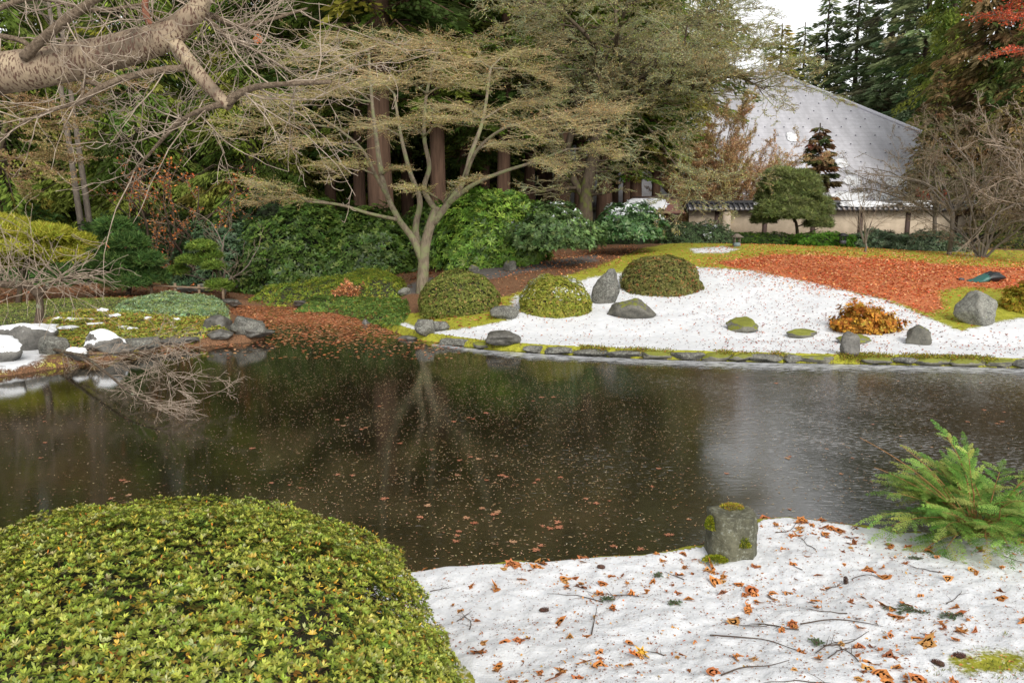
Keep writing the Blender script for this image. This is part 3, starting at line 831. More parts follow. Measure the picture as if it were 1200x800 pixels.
b1 = at(578, 26)
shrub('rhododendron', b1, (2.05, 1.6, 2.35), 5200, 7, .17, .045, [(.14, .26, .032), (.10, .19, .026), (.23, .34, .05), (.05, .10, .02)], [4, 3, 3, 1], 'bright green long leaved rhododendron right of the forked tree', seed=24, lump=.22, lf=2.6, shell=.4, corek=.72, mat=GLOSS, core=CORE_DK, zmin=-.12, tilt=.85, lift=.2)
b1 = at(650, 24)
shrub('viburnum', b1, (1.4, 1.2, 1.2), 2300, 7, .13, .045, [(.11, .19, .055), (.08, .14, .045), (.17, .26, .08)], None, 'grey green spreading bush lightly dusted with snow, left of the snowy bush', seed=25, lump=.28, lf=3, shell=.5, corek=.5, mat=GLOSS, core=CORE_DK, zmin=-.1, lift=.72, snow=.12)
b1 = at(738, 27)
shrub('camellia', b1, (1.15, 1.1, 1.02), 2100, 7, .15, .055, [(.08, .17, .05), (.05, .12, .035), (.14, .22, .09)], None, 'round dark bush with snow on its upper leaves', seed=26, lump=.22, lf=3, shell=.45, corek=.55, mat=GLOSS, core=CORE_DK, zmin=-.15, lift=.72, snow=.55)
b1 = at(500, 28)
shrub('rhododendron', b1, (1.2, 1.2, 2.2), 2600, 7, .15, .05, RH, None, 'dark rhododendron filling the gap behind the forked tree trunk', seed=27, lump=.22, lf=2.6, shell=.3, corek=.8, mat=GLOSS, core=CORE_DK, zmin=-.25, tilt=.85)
# hedge plants before the wall
def low(name, u0, u1, Y, Hm, cols, label, seed, L=.10, n=2600, per=5, snow=0, mat=MATTE, lump=.2):
    b = at((u0 + u1) / 2, Y); dep = Y
    a = (u1 - u0) / 2 / F * dep
    b[2] -= .05
    return shrub(name, b, (a, min(a * .6, 1.1), Hm), n, per, L, L * .3, cols, None, label, seed=seed, lump=lump, lf=3.2, shell=.25, core=CORE_DK, corek=.82, px=2.6, snow=snow, mat=mat, zmin=-.1)
low('juniper', 770, 860, 33, .95, [(.13, .19, .09), (.09, .14, .06)], 'grey green juniper before the left end of the plaster wall', 31, snow=.1)
low('hedge_plant', 835, 945, 34, .55, [(.08, .15, .03), (.05, .10, .02), (.12, .2, .03)], 'dark green low hedge under the round pruned pine', 32)
low('juniper', 930, 1002, 32.5, .62, [(.14, .30, .03), (.09, .20, .03)], 'small vivid green juniper before the wall', 33)
low('hedge_plant', 985, 1065, 33, .72, [(.12, .17, .09), (.17, .23, .13), (.08, .12, .06)], 'grey green hedge bush beside the slender bare tree', 34, L=.13, mat=GLOSS)
low('hedge_plant', 1045, 1130, 32, .85, [(.12, .17, .09), (.17, .23, .13), (.08, .12, .06)], 'grey green hedge bush at the right end of the hedge', 35, L=.13, mat=GLOSS)
low('hedge_plant', 1150, 1260, 36, .6, [(.12, .16, .04), (.08, .10, .03), (.25, .2, .05)], 'low straggly bush at the foot of the wall on the right', 36)
low('hedge_plant', 660, 760, 36, 1.0, [(.06, .09, .03), (.04, .07, .02)], 'dark low bush under the dark wooden gate', 37)
# groundcover beds
def bed(name, poly, n, per, L, W, cols, wts, label, seed, height=.18, Yr=(12, 30), lump=.12, cat='groundcover', dens=None):
    """a bed of low foliage growing over the ground inside a polygon of the photograph"""
    rng = np.random.default_rng(seed)
    pts = np.array([GT(*q)[:2] for q in poly]); lo, hi = pts.min(0), pts.max(0)
    x = rng.uniform(lo[0], hi[0], n * 6); y = rng.uniform(lo[1], hi[1], n * 6)
    m = sdist(x, y, pts) < 0
    x, y = x[m][:n], y[m][:n]
    sd = -sdist(x, y, pts)
    z = hgt(x, y)
    z = np.maximum(z, 0.02)
    hh = height * ss(sd / (height * 1.6)) * (1 + 1.2 * lump * fbm(xyz(x, y, 1.7), 3, seed) + .4 * lump * fbm(xyz(x, y, 6), 2, seed))
    base = np.array([pts[:, 0].mean(), pts[:, 1].mean(), 0]); base[2] = hz(base[0], base[1])
    p = np.stack([x, y, z + hh * rng.uniform(.75, 1, len(x))], 1)
    e = .08
    sdx = -sdist(x + e, y, pts) - sd; sdy = -sdist(x, y + e, pts) - sd
    k = np.clip(1.5 - sd / (height * 1.2), 0, 1.5)[:, None]
    nn = nrm(np.stack([-sdx, -sdy, np.full(len(x), .02)], 1) / e * k + np.array([0, 0, .8]))
    V, Fc, C = rosettes(rng, p, nn, per, L, W, cols, wts)
    t = thing(name, label, cat, base)
    part('foliage', V, Fc, MATTE, t, col=C)
    # solid body under the leaves, its dark colour painting the shade among stems
    nx, ny = 90, 60
    gx, gy = np.meshgrid(np.linspace(lo[0], hi[0], nx), np.linspace(lo[1], hi[1], ny), indexing='ij')
    gx, gy = gx.ravel(), gy.ravel(); sd = -sdist(gx, gy, pts)
    gz = hgt(gx, gy) - .03 + np.where(sd > 0, height * .85 * ss(sd / (height * 1.6)) * (1 + 1.2 * lump * fbm(xyz(gx, gy, 1.7), 3, seed)), -.06)
    i = np.arange(nx - 1)[:, None] * ny; j = np.arange(ny - 1)[None]
    Fq = np.stack([i + j, i + ny + j, i + ny + j + 1, i + j + 1], -1).reshape(-1, 4)
    keep = (sd > -.05)[Fq].all(1)
    part('stems', np.stack([gx, gy, gz], 1), Fq[keep], CORE, t, smooth=True)
    return t
bed('low_juniper', [(290, 353), (300, 340), (330, 331), (400, 327), (470, 325), (478, 335), (474, 348), (440, 356), (400, 356), (350, 356)], 9000, 4, .085, .022,
    [(.38, .44, .06), (.29, .38, .05), (.50, .50, .08), (.24, .38, .08)], None, 'bright green carpet of low juniper in front of the dark rhododendrons', 41, height=.42, lump=.2)
bed('ground_ivy', [(345, 366), (350, 357), (400, 352), (450, 352), (478, 352), (482, 366), (468, 384), (445, 382), (420, 373), (385, 366)], 6000, 4, .08, .028,
    [(.21, .33, .08), (.15, .25, .06), (.32, .38, .07), (.56, .30, .11)], [5, 4, 2, .5], 'dark green groundcover hanging over the edge of the inlet', 42, height=.25)
bed('low_juniper', [(120, 372), (140, 356), (205, 350), (250, 354), (268, 362), (270, 378), (240, 380), (200, 376)], 6500, 4, .08, .022,
    [(.38, .52, .30), (.30, .44, .24), (.48, .58, .35), (.42, .50, .15)], None, 'pale blue green low juniper spilling over the left shore', 43, height=.2, lump=.3)
bed('strawberry_groundcover', [(35, 398), (60, 372), (120, 366), (200, 372), (268, 378), (272, 392), (225, 403), (180, 404), (100, 410)], 6000, 4, .065, .03,
    [(.46, .48, .09), (.33, .40, .07), (.66, .48, .14), (.64, .30, .10)], [5, 4, 2, 1], 'yellowing green groundcover with patches of snow on the left shore', 44, height=.13, lump=.3)
bed('lawn_grass', [(-150, 390), (-150, 368), (60, 352), (150, 350), (150, 370), (60, 372), (30, 382)], 7000, 3, .07, .012,
    [(.26, .36, .08), (.34, .42, .09), (.50, .48, .16)], None, 'short grass behind the snowy rocks on the left', 45, height=.06)
# snow lying on the left groundcover
rng = np.random.default_rng(9)
snow_px = [(92, 378, 26, 7), (112, 384, 22, 7), (80, 388, 22, 6), (135, 373, 13, 5), (142, 387, 20, 5), (120, 366, 12, 4), (155, 389, 12, 4), (172, 376, 12, 4), (207, 378, 9, 4), (203, 387, 8, 3), (60, 386, 16, 5), (68, 377, 12, 4)]
for i_, (u, v, wp, hp) in enumerate(snow_px):
    q = GT(u, v + 3); dep = q[1] * cp - (q[2] - CAMZ) * sp
    a = wp / 2 / F * dep
    V, Fc = rock_geo(500 + i_, (a, a * .8, .05), 10, rough=.35)
    q = q + np.array([0, 0, .12])
    solo('snow_patch', V, Fc, SNOW, 'thin patch of snow lying on the yellowing groundcover at the left shore', 'snow patch', q, 'snow patches on the left groundcover', smooth=True, local=True)

# small peach-coloured azalea by the inlet
def twig_shrub(name, label, base, H, spread_, n, cols, seed, L=.07, W=.035, leafp=1.0, stems=12, twigmat=None, wig=.2, cat='shrub', lev=2, nl=4, kids=(3, 4), group=None, lean=0):
    RN.seed(seed); rng = np.random.default_rng(seed)
    S = []; tips = []
    for i in range(stems):
        a = RN.uniform(0, 2 * math.pi); s = RN.uniform(.2, 1) * spread_
        d = norm3((math.cos(a) * s + lean, math.sin(a) * s, 1))
        branch(S, tuple(base + np.array([RN.gauss(0, .05), RN.gauss(0, .05), 0])), d, H * RN.uniform(.8, 1.15), .012 + H * .008, lev, dict(seg=5, wig=wig, up=.03, kids=[0, kids[0], kids[1]], spread=.7, ratio=.5, rmin=.004), tips)
    t = thing(name, label, cat, base, group)
    V, Fc = segs_mesh(S, 4); part('stems', V, Fc, twigmat or TWIG_GREY, t)
    if cols:
        Sa = np.array(S); th = Sa[Sa[:, 6] < .008]
        if len(th):
            idx = rng.integers(0, len(th), n); f = rng.random((n, 1))
            p = th[idx, :3] * (1 - f) + th[idx, 3:6] * f
            D = nrm(nrm(th[idx, 3:6] - th[idx, :3]) * .5 + rdir(rng, n))
            Nn = nrm(np.array([0, 0, 1.]) + .5 * rdir(rng, n))
            V, Fc, C = leaves(p, D, Nn, L * rng.uniform(.7, 1.2, n), W, palette(rng, n, cols))
            part('leaves', V, Fc, DRY, t, col=C)
    return t
q = GT(412, 356)
twig_shrub('azalea_bush', 'small peach coloured azalea in the dark groundcover by the inlet', q + np.array([0, .2, 0]), .62, 1.3, 1500, [(.72, .34, .16), (.65, .26, .12), (.75, .42, .2)], 81, L=.09, W=.04)

# ------------------------------------------------------------------ the large roofed building
ROOF = plain('pale_metal_roof', (.52, .515, .55), .75, .12, 3)
def _roofmat():
    t = ROOF.node_tree; b = t.nodes['Principled BSDF']; geo = N(t, 'NewGeometry'); old = b.inputs['Base Color'].links[0].from_socket
    sx = N(t, 'SeparateXYZ'); lk(t, geo.outputs['Position'], sx.inputs[0])
    fr = mth(t, 'FRACT', mth(t, 'MULTIPLY', sx.outputs[2], 3.2)); ln = ramp(t, fr, [(.0, (1, 1, 1)), (.10, (0, 0, 0))]).outputs[0]
    mp = N(t, 'Mapping'); mp.inputs['Scale'].default_value = (.9, .2, .12); lk(t, geo.outputs['Position'], mp.inputs[0])
    n = N(t, 'TexNoise', Scale=1.0, Detail=6.0, Roughness=.7); lk(t, mp.outputs[0], n.inputs['Vector'])
    c = mixc(t, ramp(t, n.outputs[0], [(.40, (0, 0, 0)), (.68, (.6, .6, .6))]).outputs[0], old, (.24, .235, .25))
    c = mixc(t, mth(t, 'MULTIPLY', ln, .45), c, (.17, .17, .19)); lk(t, c, b.inputs['Base Color'])
_roofmat()
ROOF_TRIM = plain('dark_roof_trim', (.10, .10, .12), .6)
WALLB = plain('dark_timber_wall', (.05, .04, .035), .8, .3, 6)
GUARD = plain('snow_guard_metal', (.33, .33, .37), .5)
ap = P(895, 80, 63.0)
e0, e1 = P(512, 236, 49), P(1275, 236, 49)
ze = (e0[2] + e1[2]) / 2; x0, x1 = e0[0], e1[0]; yb = 77.0
bt = thing('great_hall', 'large building with a huge pale grey tent shaped roof beyond the wall', 'building', ((x0 + x1) / 2, 49, 1.4))
Vr = np.array([[x0, 49, ze], [x1, 49, ze], [x1, yb, ze], [x0, yb, ze], ap, [x0, 49, ze - .35], [x1, 49, ze - .35], [x1, yb, ze - .35], [x0, yb, ze - .35]])
part('roof', Vr, [np.array([[0, 5, 6, 1], [1, 6, 7, 2], [2, 7, 8, 3], [3, 8, 5, 0], [5, 8, 7, 6]]), np.array([[0, 1, 4], [1, 2, 4], [2, 3, 4], [3, 0, 4]])], ROOF, bt)
pcs = []
for c in Vr[:4]:
    pcs.append(tube([c + np.array([0, 0, .05]), ap + np.array([0, 0, .05])], .16, 6))
V, Fc = merge(pcs); part('ridge_cap', V, Fc, plain('ridge_metal', (.55, .55, .60), .6), bt)
nf = nrm(np.cross(np.array([x1 - x0, 0, 0]), ap - e0))
if nf[1] > 0: nf = -nf
gs = []
for r_ in range(1, 15):
    f = r_ / 16
    for c in np.arange(x0 + 1, x1, 1.35):
        xx = c + (.67 if r_ % 2 else 0); lo = x0 + (ap[0] - x0) * f + .5; hi = x1 + (ap[0] - x1) * f - .5
        if lo < xx < hi:
            p = np.array([xx, 49 + (ap[1] - 49) * f, ze + (ap[2] - ze) * f]) + nf * .03
            gs.append(box(p, (.07, .12, .07)))
V, Fc = merge(gs); o = part('snow_guards', V, Fc, GUARD, bt); o['kind'] = 'stuff'
rs_ = np.random.default_rng(6)
for i_, (u, f, wd) in enumerate([(985, .24, .4), (1000, .12, .55), (926, .42, .35), (1060, .11, .9), (1078, .19, .6), (1040, .03, .8), (1000, .03, 1.2), (1110, .05, .8)]):
    yy = 49 + (ap[1] - 49) * f
    c = P(u, 200, yy); zz = ze + (ap[2] - ze) * f
    V, Fc = rock_geo(700 + i_, (wd, .45, .07), 10, rough=.35)
    V[:, 2] += V[:, 1] * (ap[2] - ze) / (ap[1] - 49)
    part('snow_patch', V + np.array([c[0], yy, zz + .05]), Fc, SNOW, bt, smooth=True)
V, Fc = box(((x0 + x1) / 2, (49 + yb) / 2, (ze - .35 + 1.3) / 2), (x1 - x0 - 3, yb - 49 - 3, ze - .35 - 1.3)); part('wall', V, Fc, WALLB, bt)

# ------------------------------------------------------------------ plaster wall with tile coping
PLASTER = plain('tan_plaster', (.44, .36, .26), .9, .2, 2.5, c2=(.52, .43, .32))
POSTW = plain('dark_brown_wood', (.055, .032, .024), .75, .3, 8)
TILE = plain('dark_roof_tile', (.06, .06, .065), .5, .3, 5)
TILE_END = plain('pale_tile_end', (.42, .40, .40), .6)
STONEB = rock_mat('stone_footing', (.05, .048, .042), (.14, .13, .12))
YW = 40.0
xa, xb = at(806, YW)[0], at(1330, YW)[0]
zt = P(900, 247, YW)[2]; zb = 1.2
wt = thing('garden_wall', 'long tan plaster wall with dark posts and tiled coping behind the lawn', 'wall', ((xa + xb) / 2, YW, 1.45))
V, Fc = box(((xa + xb) / 2, YW, (zt + zb) / 2), (xb - xa, .25, zt - zb)); part('plaster_panel', V, Fc, PLASTER, wt)
for u in (838, 894, 950, 1005, 1060, 1115, 1170, 1225, 1280):
    c = at(u, YW)[0]
    V, Fc = box((c, YW - .14, (zt + zb) / 2 - .02), (.22, .10, zt - zb)); part('post', V, Fc, POSTW, wt)
V, Fc = box((at(848, YW)[0], YW - .2, (zt + zb) / 2 - .03), (.38, .5, zt - zb)); part('pier', V, Fc, plain('lighter_plaster', (.40, .33, .25), .9, .1, 3), wt)
V, Fc = box(((at(1110, YW)[0] + xb) / 2, YW - .22, 1.65), (xb - at(1110, YW)[0], .25, .75)); part('stone_footing', V, Fc, STONEB, wt)
pr = np.array([[-.55, .0], [-.50, .10], [0, .36], [.50, .10], [.55, 0], [0, .02]])
Vc = np.concatenate([np.stack([np.full(6, x_), YW + pr[:, 0], zt + pr[:, 1]], 1) for x_ in (xa - .2, xb)])
Fq = np.array([[i, (i + 1) % 6, (i + 1) % 6 + 6, i + 6] for i in range(6)])
part('coping', Vc, Fq, TILE, wt)
tl = []; te = []; sn_ = []
rw = random.Random(3)
xx = xa - .1
while xx < xb:
    tl.append(tube([(xx, YW - .56, zt + .10), (xx, YW, zt + .40)], .06, 6))
    te.append(tube([(xx, YW - .60, zt + .08), (xx, YW - .565, zt + .095)], .062, 8))
    xx += .26
V, Fc = merge(tl); o = part('tile_rolls', V, Fc, TILE, wt); o['kind'] = 'stuff'
V, Fc = merge(te); o = part('tile_ends', V, Fc, TILE_END, wt); o['kind'] = 'stuff'
V, Fc = tube([(xa - .2, YW, zt + .42), (xb, YW, zt + .42)], .11, 8); part('ridge_roll', V, Fc, TILE, wt)
for i_, (ua, ub) in enumerate([(918, 968), (972, 1040), (1045, 1088), (880, 905), (1120, 1150)]):
    a_, b_ = at(ua, YW)[0], at(ub, YW)[0]
    V, Fc = rock_geo(720 + i_, ((b_ - a_) / 2, .30, .07), 12, rough=.3)
    V[:, 2] += V[:, 1] * .5
    part('snow_strip', V + np.array([(a_ + b_) / 2, YW - .28, zt + .36]), Fc, SNOW, wt, smooth=True)
# dark wall left of the gate
xl, xr = at(540, 41)[0], at(742, 41)[0]
t_ = thing('timber_fence_wall', 'dark weathered wall running behind the trunks left of the gate', 'wall', ((xl + xr) / 2, 41, 1.5))
V, Fc = box(((xl + xr) / 2, 41, 2.2), (xr - xl, .2, 2.0)); part('panel', V, Fc, plain('weathered_grey_board', (.11, .095, .075), .9, .4, 4), t_)
V, Fc = box(((xl + xr) / 2, 41, 3.28), (xr - xl, .6, .18)); part('cap', V, Fc, plain('mossy_cap', (.10, .10, .05), .9, .4, 4), t_)

# gate with a small shingle roof
SHING = plain('red_brown_shingle', (.17, .075, .06), .8, .35, 14, bump=.5)
gx0, gx1 = at(738, 37)[0], at(796, 37)[0]; gy = 37.0; gz = hz((gx0 + gx1) / 2, gy)
zr0, zr1 = P(760, 249, gy)[2], P(760, 232, gy)[2]
gt_ = thing('garden_gate', 'small wooden gate with a snow covered red brown gabled roof', 'gate', ((gx0 + gx1) / 2, gy, gz))
gm = (gx0 + gx1) / 2
# ridge runs left-right; two slopes
th = .08
Vr = np.array([[gx0, gy - .95, zr0], [gx1, gy - .95, zr0], [gx1 - .15, gy, zr1], [gx0 + .15, gy, zr1], [gx0, gy + .95, zr0], [gx1, gy + .95, zr0]])
Vr = np.concatenate([Vr, Vr - np.array([0, 0, th])])
part('roof', Vr, np.array([[0, 1, 2, 3], [3, 2, 5, 4], [7, 6, 9, 8], [8, 9, 10, 11], [0, 6, 7, 1], [4, 5, 11, 10]]), SHING, gt_)
V, Fc = box((gm, gy, zr1 + .03), (gx1 - gx0 - .2, .16, .1)); part('ridge_board', V, Fc, POSTW, gt_)
for x_ in (gx0 + .25, gx1 - .25):
    V, Fc = tube([(x_, gy, gz - .2), (x_, gy, zr1 - .1)], .11, 8); part('gate_post', V, Fc, POSTW, gt_)
    V, Fc = merge([box((x_ + (-.12 if x_ < gm else .12), gy - .45, (zr0 + zr1) / 2 - .1), (.08, 1.0, .12))]); part('barge_board', V, Fc, POSTW, gt_)
V, Fc = box((gm, gy, zr0 + .06), (gx1 - gx0 - .5, .14, .16)); part('lintel', V, Fc, POSTW, gt_)
V, Fc = box((gm, gy + .05, (gz + zr0) / 2 - .1), (gx1 - gx0 - .75, .06, zr0 - gz - .25)); part('door_leaf', V, Fc, plain('brown_door_wood', (.10, .06, .04), .8, .3, 5), gt_)
for i_, (fx, wd) in enumerate([(.22, .75), (.52, .5)]):
    V, Fc = rock_geo(740 + i_, (wd, .42, .05), 12, rough=.4)
    V[:, 2] += V[:, 1] * (zr1 - zr0) / .95
    part('snow', V + np.array([gx0 + (gx1 - gx0) * fx, gy - .45, (zr0 + zr1) / 2 + .05]), Fc, SNOW, gt_, smooth=True)

# ------------------------------------------------------------------ small lanterns, fence, sheet
def lantern(name, label, base, H, mat, m2):
    t = thing(name, label, 'lantern', base)
    def fr(z0, z1, a0, a1):
        Vb = np.array([[sx * a, sy * a, z] for z, a in ((z0, a0), (z1, a1)) for sx, sy in ((-1, -1), (1, -1), (1, 1), (-1, 1))])
        return Vb * H, np.array([[3, 2, 1, 0], [4, 5, 6, 7], [0, 1, 5, 4], [1, 2, 6, 5], [2, 3, 7, 6], [3, 0, 4, 7]])
    V, Fc = fr(-.05, .30, .26, .24); part('base', V, Fc, m2, t, local=True)
    for sx in (-1, 1):
        for sy in (-1, 1):
            V, Fc = box((sx * .2 * H, sy * .2 * H, .5 * H), (.09 * H, .09 * H, .42 * H)); part('post', V, Fc, mat, t, local=True)
    V, Fc = fr(.70, .76, .44, .42); V2, F2 = fr(.762, 1.0, .40, .10); V, Fc = merge([(V, Fc), (V2, F2)]); part('roof', V, Fc, mat, t, local=True)
    return t
LANT = plain('weathered_lantern_wood', (.16, .13, .10), .85, .3, 9)
q = at(863, 28.5); lantern('garden_lantern', 'tiny weathered lantern with open sides at the top of the snowy mound', q, .46, LANT, plain('bluish_stone', (.16, .20, .20), .8, .2, 9))
q = at(987, 31.5); lantern('garden_lantern', 'small black lantern tucked between the hedge bushes before the wall', q + np.array([0, 0, .15]), .42, plain('black_iron', (.02, .02, .022), .5), plain('dark_grey_iron', (.06, .06, .07), .5))
q0, q1 = at(150, 24.0), at(262, 24.0)
t_ = thing('bamboo_fence', 'low wooden rail fence on short posts before the stepping stone path', 'fence', (q0 + q1) / 2)
FW = plain('pale_brown_pole', (.20, .14, .09), .8, .3, 9)
for k in range(5):
    f = k / 4; c = q0 * (1 - f) + q1 * f; zc = hz(c[0], c[1])
    V, Fc = tube([(c[0], c[1], zc - .1), (c[0], c[1], zc + .42)], .045, 7); part('post', V, Fc, FW, t_)
V, Fc = tube([q0 + [0, -.06, .38], (q0 + q1) / 2 + [0, -.06, .37], q1 + [0, -.06, .38]], .03, 6); part('rail', V, Fc, FW, t_)
# crumpled dark green sheet on the red leaves
q = GT(1160, 331); dep = q[1]
a = 23 / F * dep
V = ICO_V.copy()
V = V * np.array([a, a * .5, .10]); 
fx_ = V[:, 0] / a
V[:, 2] = V[:, 2] * (1.1 + .5 * np.sin(fx_ * 3 + 1)) + .06 + .07 * np.sin(fx_ * 2.2 + .3) + .05 * np.abs(fbm(V * np.array([4, 9, 4]), 3, 8))
V[:, 1] += .08 * fbm(V * 3, 2, 9); V[:, 2] = np.maximum(V[:, 2], -.02)
mi = (V[ICO_F].mean(1)[:, 0] > -.05 * a).astype(int)
o = solo('tarpaulin', V, ICO_F, [plain('teal_green_tarp', (.025, .12, .10), .45), plain('black_tarp', (.008, .012, .014), .4)], 'crumpled dark green and black sheet lying on the red leaves', 'tarpaulin', q + np.array([0, .2, 0]), local=True, smooth=True, mi=mi)
q = GT(1126, 329); V, Fc = rock_geo(77, (.09, .06, .05), 10)
solo('crumpled_cup', V, Fc, plain('dark_plastic', (.05, .05, .06), .4), 'tiny dark crumpled object on the red leaves left of the green sheet', 'litter', q + np.array([0, 0, .04]), local=True)

# ------------------------------------------------------------------ conifers
def conifer(name, seed, H, zc, Rm, cols, barkm, tr=.4, dz=.55, nb=7, K=110, LL=.46, WW=.14, droop=.45, hang=.3, shape=.8, wts=None, gap=.1, lean=0):
    rng = np.random.default_rng(seed)
    t = thing(name, 'conifer', 'conifer', (0, 0, 0), 'x')
    zz = np.linspace(-.4, H, 14); ln = lean * zz
    V, Fc = tube(np.stack([ln, .1 * np.sin(zz * .4), zz], 1), np.maximum(tr * (1 - zz / H * .93), .03) * (1 + .5 * np.exp(-np.maximum(zz, 0) * 1.6)), 12, rough=.06, seed=seed)
    trunk_g = (V, Fc)
    B = []
    z = zc
    while z < H - .3:
        f = (z - zc) / (H - zc)
        rl = Rm * ((1 - f) ** shape) * (.55 + .45 * min(1, f * 6 + .35))
        for k in range(nb):
            if rng.random() < gap: continue
            a = rng.uniform(0, 2 * math.pi)
            B.append((z + rng.uniform(-.3, .3) * dz, a, max(.3, rl * rng.uniform(.6, 1.15))))
        z += dz * (1 - .4 * f)
    B = np.array(B); n = len(B)
    Kn = np.maximum(8, (K * (B[:, 2] / Rm) ** 1.3)).astype(int)
    idx = np.repeat(np.arange(n), Kn); m = len(idx)
    tt = rng.uniform(.12, 1, m) ** .8
    a = B[idx, 1]; L = B[idx, 2]
    out = np.stack([np.cos(a), np.sin(a), 0 * a], 1); lat = np.stack([-np.sin(a), np.cos(a), 0 * a], 1)
    off = rng.uniform(-1, 1, m) * (1.05 - tt) * .36 * L
    rise = .25 * tt - droop * tt ** 2
    p = out * (tt * L)[:, None] + lat * off[:, None]; p[:, 2] = B[idx, 0] + rise * L - hang * rng.random(m) ** 2 * np.minimum(L, 2) * .5 - np.abs(off) * .2
    p[:, 0] += lean * p[:, 2]
    D = nrm(out * .7 + lat * np.sign(off)[:, None] * .6 + np.array([0, 0, -1]) * (hang * 1.2) + .25 * rdir(rng, m))
    Nn = nrm(np.array([0, 0, 1.]) + .95 * rdir(rng, m))
    bc = palette(rng, n, cols, wts, .22)
    C = bc[idx] * (1 + .15 * rng.standard_normal((m, 1)))
    V, Fc, C = leaves(p, D, Nn, LL * rng.uniform(.6, 1.25, m), WW, np.clip(C, .002, 1), .1)
    part('crown', V, Fc, MATTE, t, col=C, local=True)
    # bare branches that carry the crown
    o_ = np.stack([np.cos(B[:, 1]), np.sin(B[:, 1]), 0 * B[:, 1]], 1)
    p0 = np.stack([lean * B[:, 0], 0 * B[:, 0], B[:, 0]], 1); p1 = p0 + o_ * (B[:, 2] * .5)[:, None] + np.array([0, 0, 1]) * (.06 * B[:, 2])[:, None]
    p2 = p0 + o_ * (B[:, 2] * .95)[:, None] + np.array([0, 0, 1]) * ((.24 - droop * .9) * B[:, 2])[:, None]
    r_ = (.012 + .012 * B[:, 2])[:, None]
    S = np.concatenate([np.hstack([p0, p1, r_, r_ * .6]), np.hstack([p1, p2, r_ * .6, r_ * .2])])
    V, Fc = merge([trunk_g, segs_mesh(S, 3)]); part('trunk', V, Fc, barkm, t, smooth=True, local=True)
    return t
GRN = [(.16, .22, .035), (.11, .17, .03), (.24, .28, .05), (.07, .11, .025)]
CED = [(.19, .26, .045), (.13, .20, .035), (.27, .31, .06), (.09, .13, .03)]
YEL = [(.46, .42, .08), (.34, .34, .07), (.56, .46, .10), (.24, .25, .06)]
BLU = [(.26, .32, .16), (.20, .26, .13), (.34, .38, .20), (.14, .19, .10)]  # greens lightened throughout: haze and backlight are painted into them
RUS = [(.20, .19, .06), (.22, .16, .07), (.12, .17, .045), (.28, .20, .09)]
tA = conifer('conifer', 1, 27, 7.0, 4.6, GRN, BARK_RED, .46, .6, 7, 150)
tB = conifer('conifer', 2, 25, 1.0, 4.2, CED, BARK_DARK, .40, .6, 7, 250, LL=.34, WW=.09, hang=.6, droop=.5)
tC = conifer('conifer', 3, 23, .6, 3.8, GRN, BARK_DARK, .36, .6, 7, 250, LL=.34, WW=.09, hang=.45)
tD = conifer('conifer', 4, 23, 2.0, 4.0, BLU, BARK_DARK, .34, .75, 7, 130, LL=.55, WW=.16, gap=.12, shape=.75)
tE = conifer('conifer', 5, 22, 2.5, 3.6, YEL, BARK_DARK, .33, .65, 7, 130, LL=.46, WW=.14, gap=.1, shape=.75)
tF = conifer('conifer', 6, 20, 1.0, 4.2, RUS, BARK_DARK, .4, .55, 7, 150, hang=.5)
def put(tm, u, Y, sc, label, first=[set()], group=None, cat='conifer', name=None):
    q = at(u, Y); rz = RN.uniform(0, 6.28)
    if id(tm) not in first[0]:
        first[0].add(id(tm)); place(tm, q, rz, sc); r = tm
    else: r = dup(tm, q, rz, sc)
    r['label'] = label; r['category'] = cat
    if group: r['group'] = group
    elif 'group' in r: del r['group']
    return r
RN.seed(8)
# trunks standing clearly in view
for u, Y, s, lb in [(451, 30, 1.12, 'thickest red brown conifer trunk, behind the forked tree'), (514, 31.5, .80, 'straight reddish conifer trunk just right of the forked tree'),
                    (592, 32, .70, 'red brown conifer trunk rising behind the bright green rhododendron'), (655, 37, .95, 'dark conifer trunk left of the white gaps in the wood'),
                    (680, 40, .72, 'thin conifer trunk at the left side of the white gaps'), (709, 40, .92, 'mossy brown conifer trunk in the middle of the white gaps'),
                    (733, 40.5, .50, 'thin reddish conifer trunk right of the mossy one'), (745, 41, .8, 'dark conifer trunk above the little gate roof'),
                    (766, 42.5, .6, 'slender dark conifer trunk right of the gate roof'), (424, 36, .7, 'slim dark conifer trunk left of the thickest trunk'),
                    (545, 38, .6, 'slim dark conifer trunk between the forked tree and the rhododendron'), (568, 40, .7, 'shadowy conifer trunk left of the one behind the rhododendron'),
                    (622, 41, .75, 'shadowy conifer trunk right of the one behind the rhododendron'), (388, 38, .7, 'dark conifer trunk above the big dark rhododendron'),
                    (340, 40, .8, 'dark conifer trunk above the left end of the big rhododendron'), (480, 42, .8, 'far dark conifer trunk between the two red ones')]:
    put(tA, u, Y, s, lb)
gN = 'dark evergreens in the wood behind the pond'
for u, Y in [(-160, 34), (-70, 38), (10, 36), (85, 42), (170, 37), (250, 41), (300, 36), (360, 46), (-20, 50), (60, 52), (140, 50), (215, 53), (290, 50), (-190, 48), (-110, 54),
             (420, 54), (470, 50), (530, 52), (590, 51), (400, 44), (-300, 40), (-400, 46), (505, 47), (560, 46), (450, 47), (340, 54)]:
    put(tB if RN.random() < .55 else tC, u, Y, RN.uniform(.85, 1.1), 'dark evergreen conifer of the dense wood behind the pond', group=gN)
for u, Y, s in [(620, 80, 1.15), (670, 82, 1.2), (720, 80, 1.15), (770, 82, 1.1), (560, 80, 1.2), (820, 84, 1.1)]:
    put(tC if u % 20 else tB, u, Y, s, 'tall evergreen rising beyond the hall roof on the left', group='evergreens beyond the hall on its left', name='conifer')
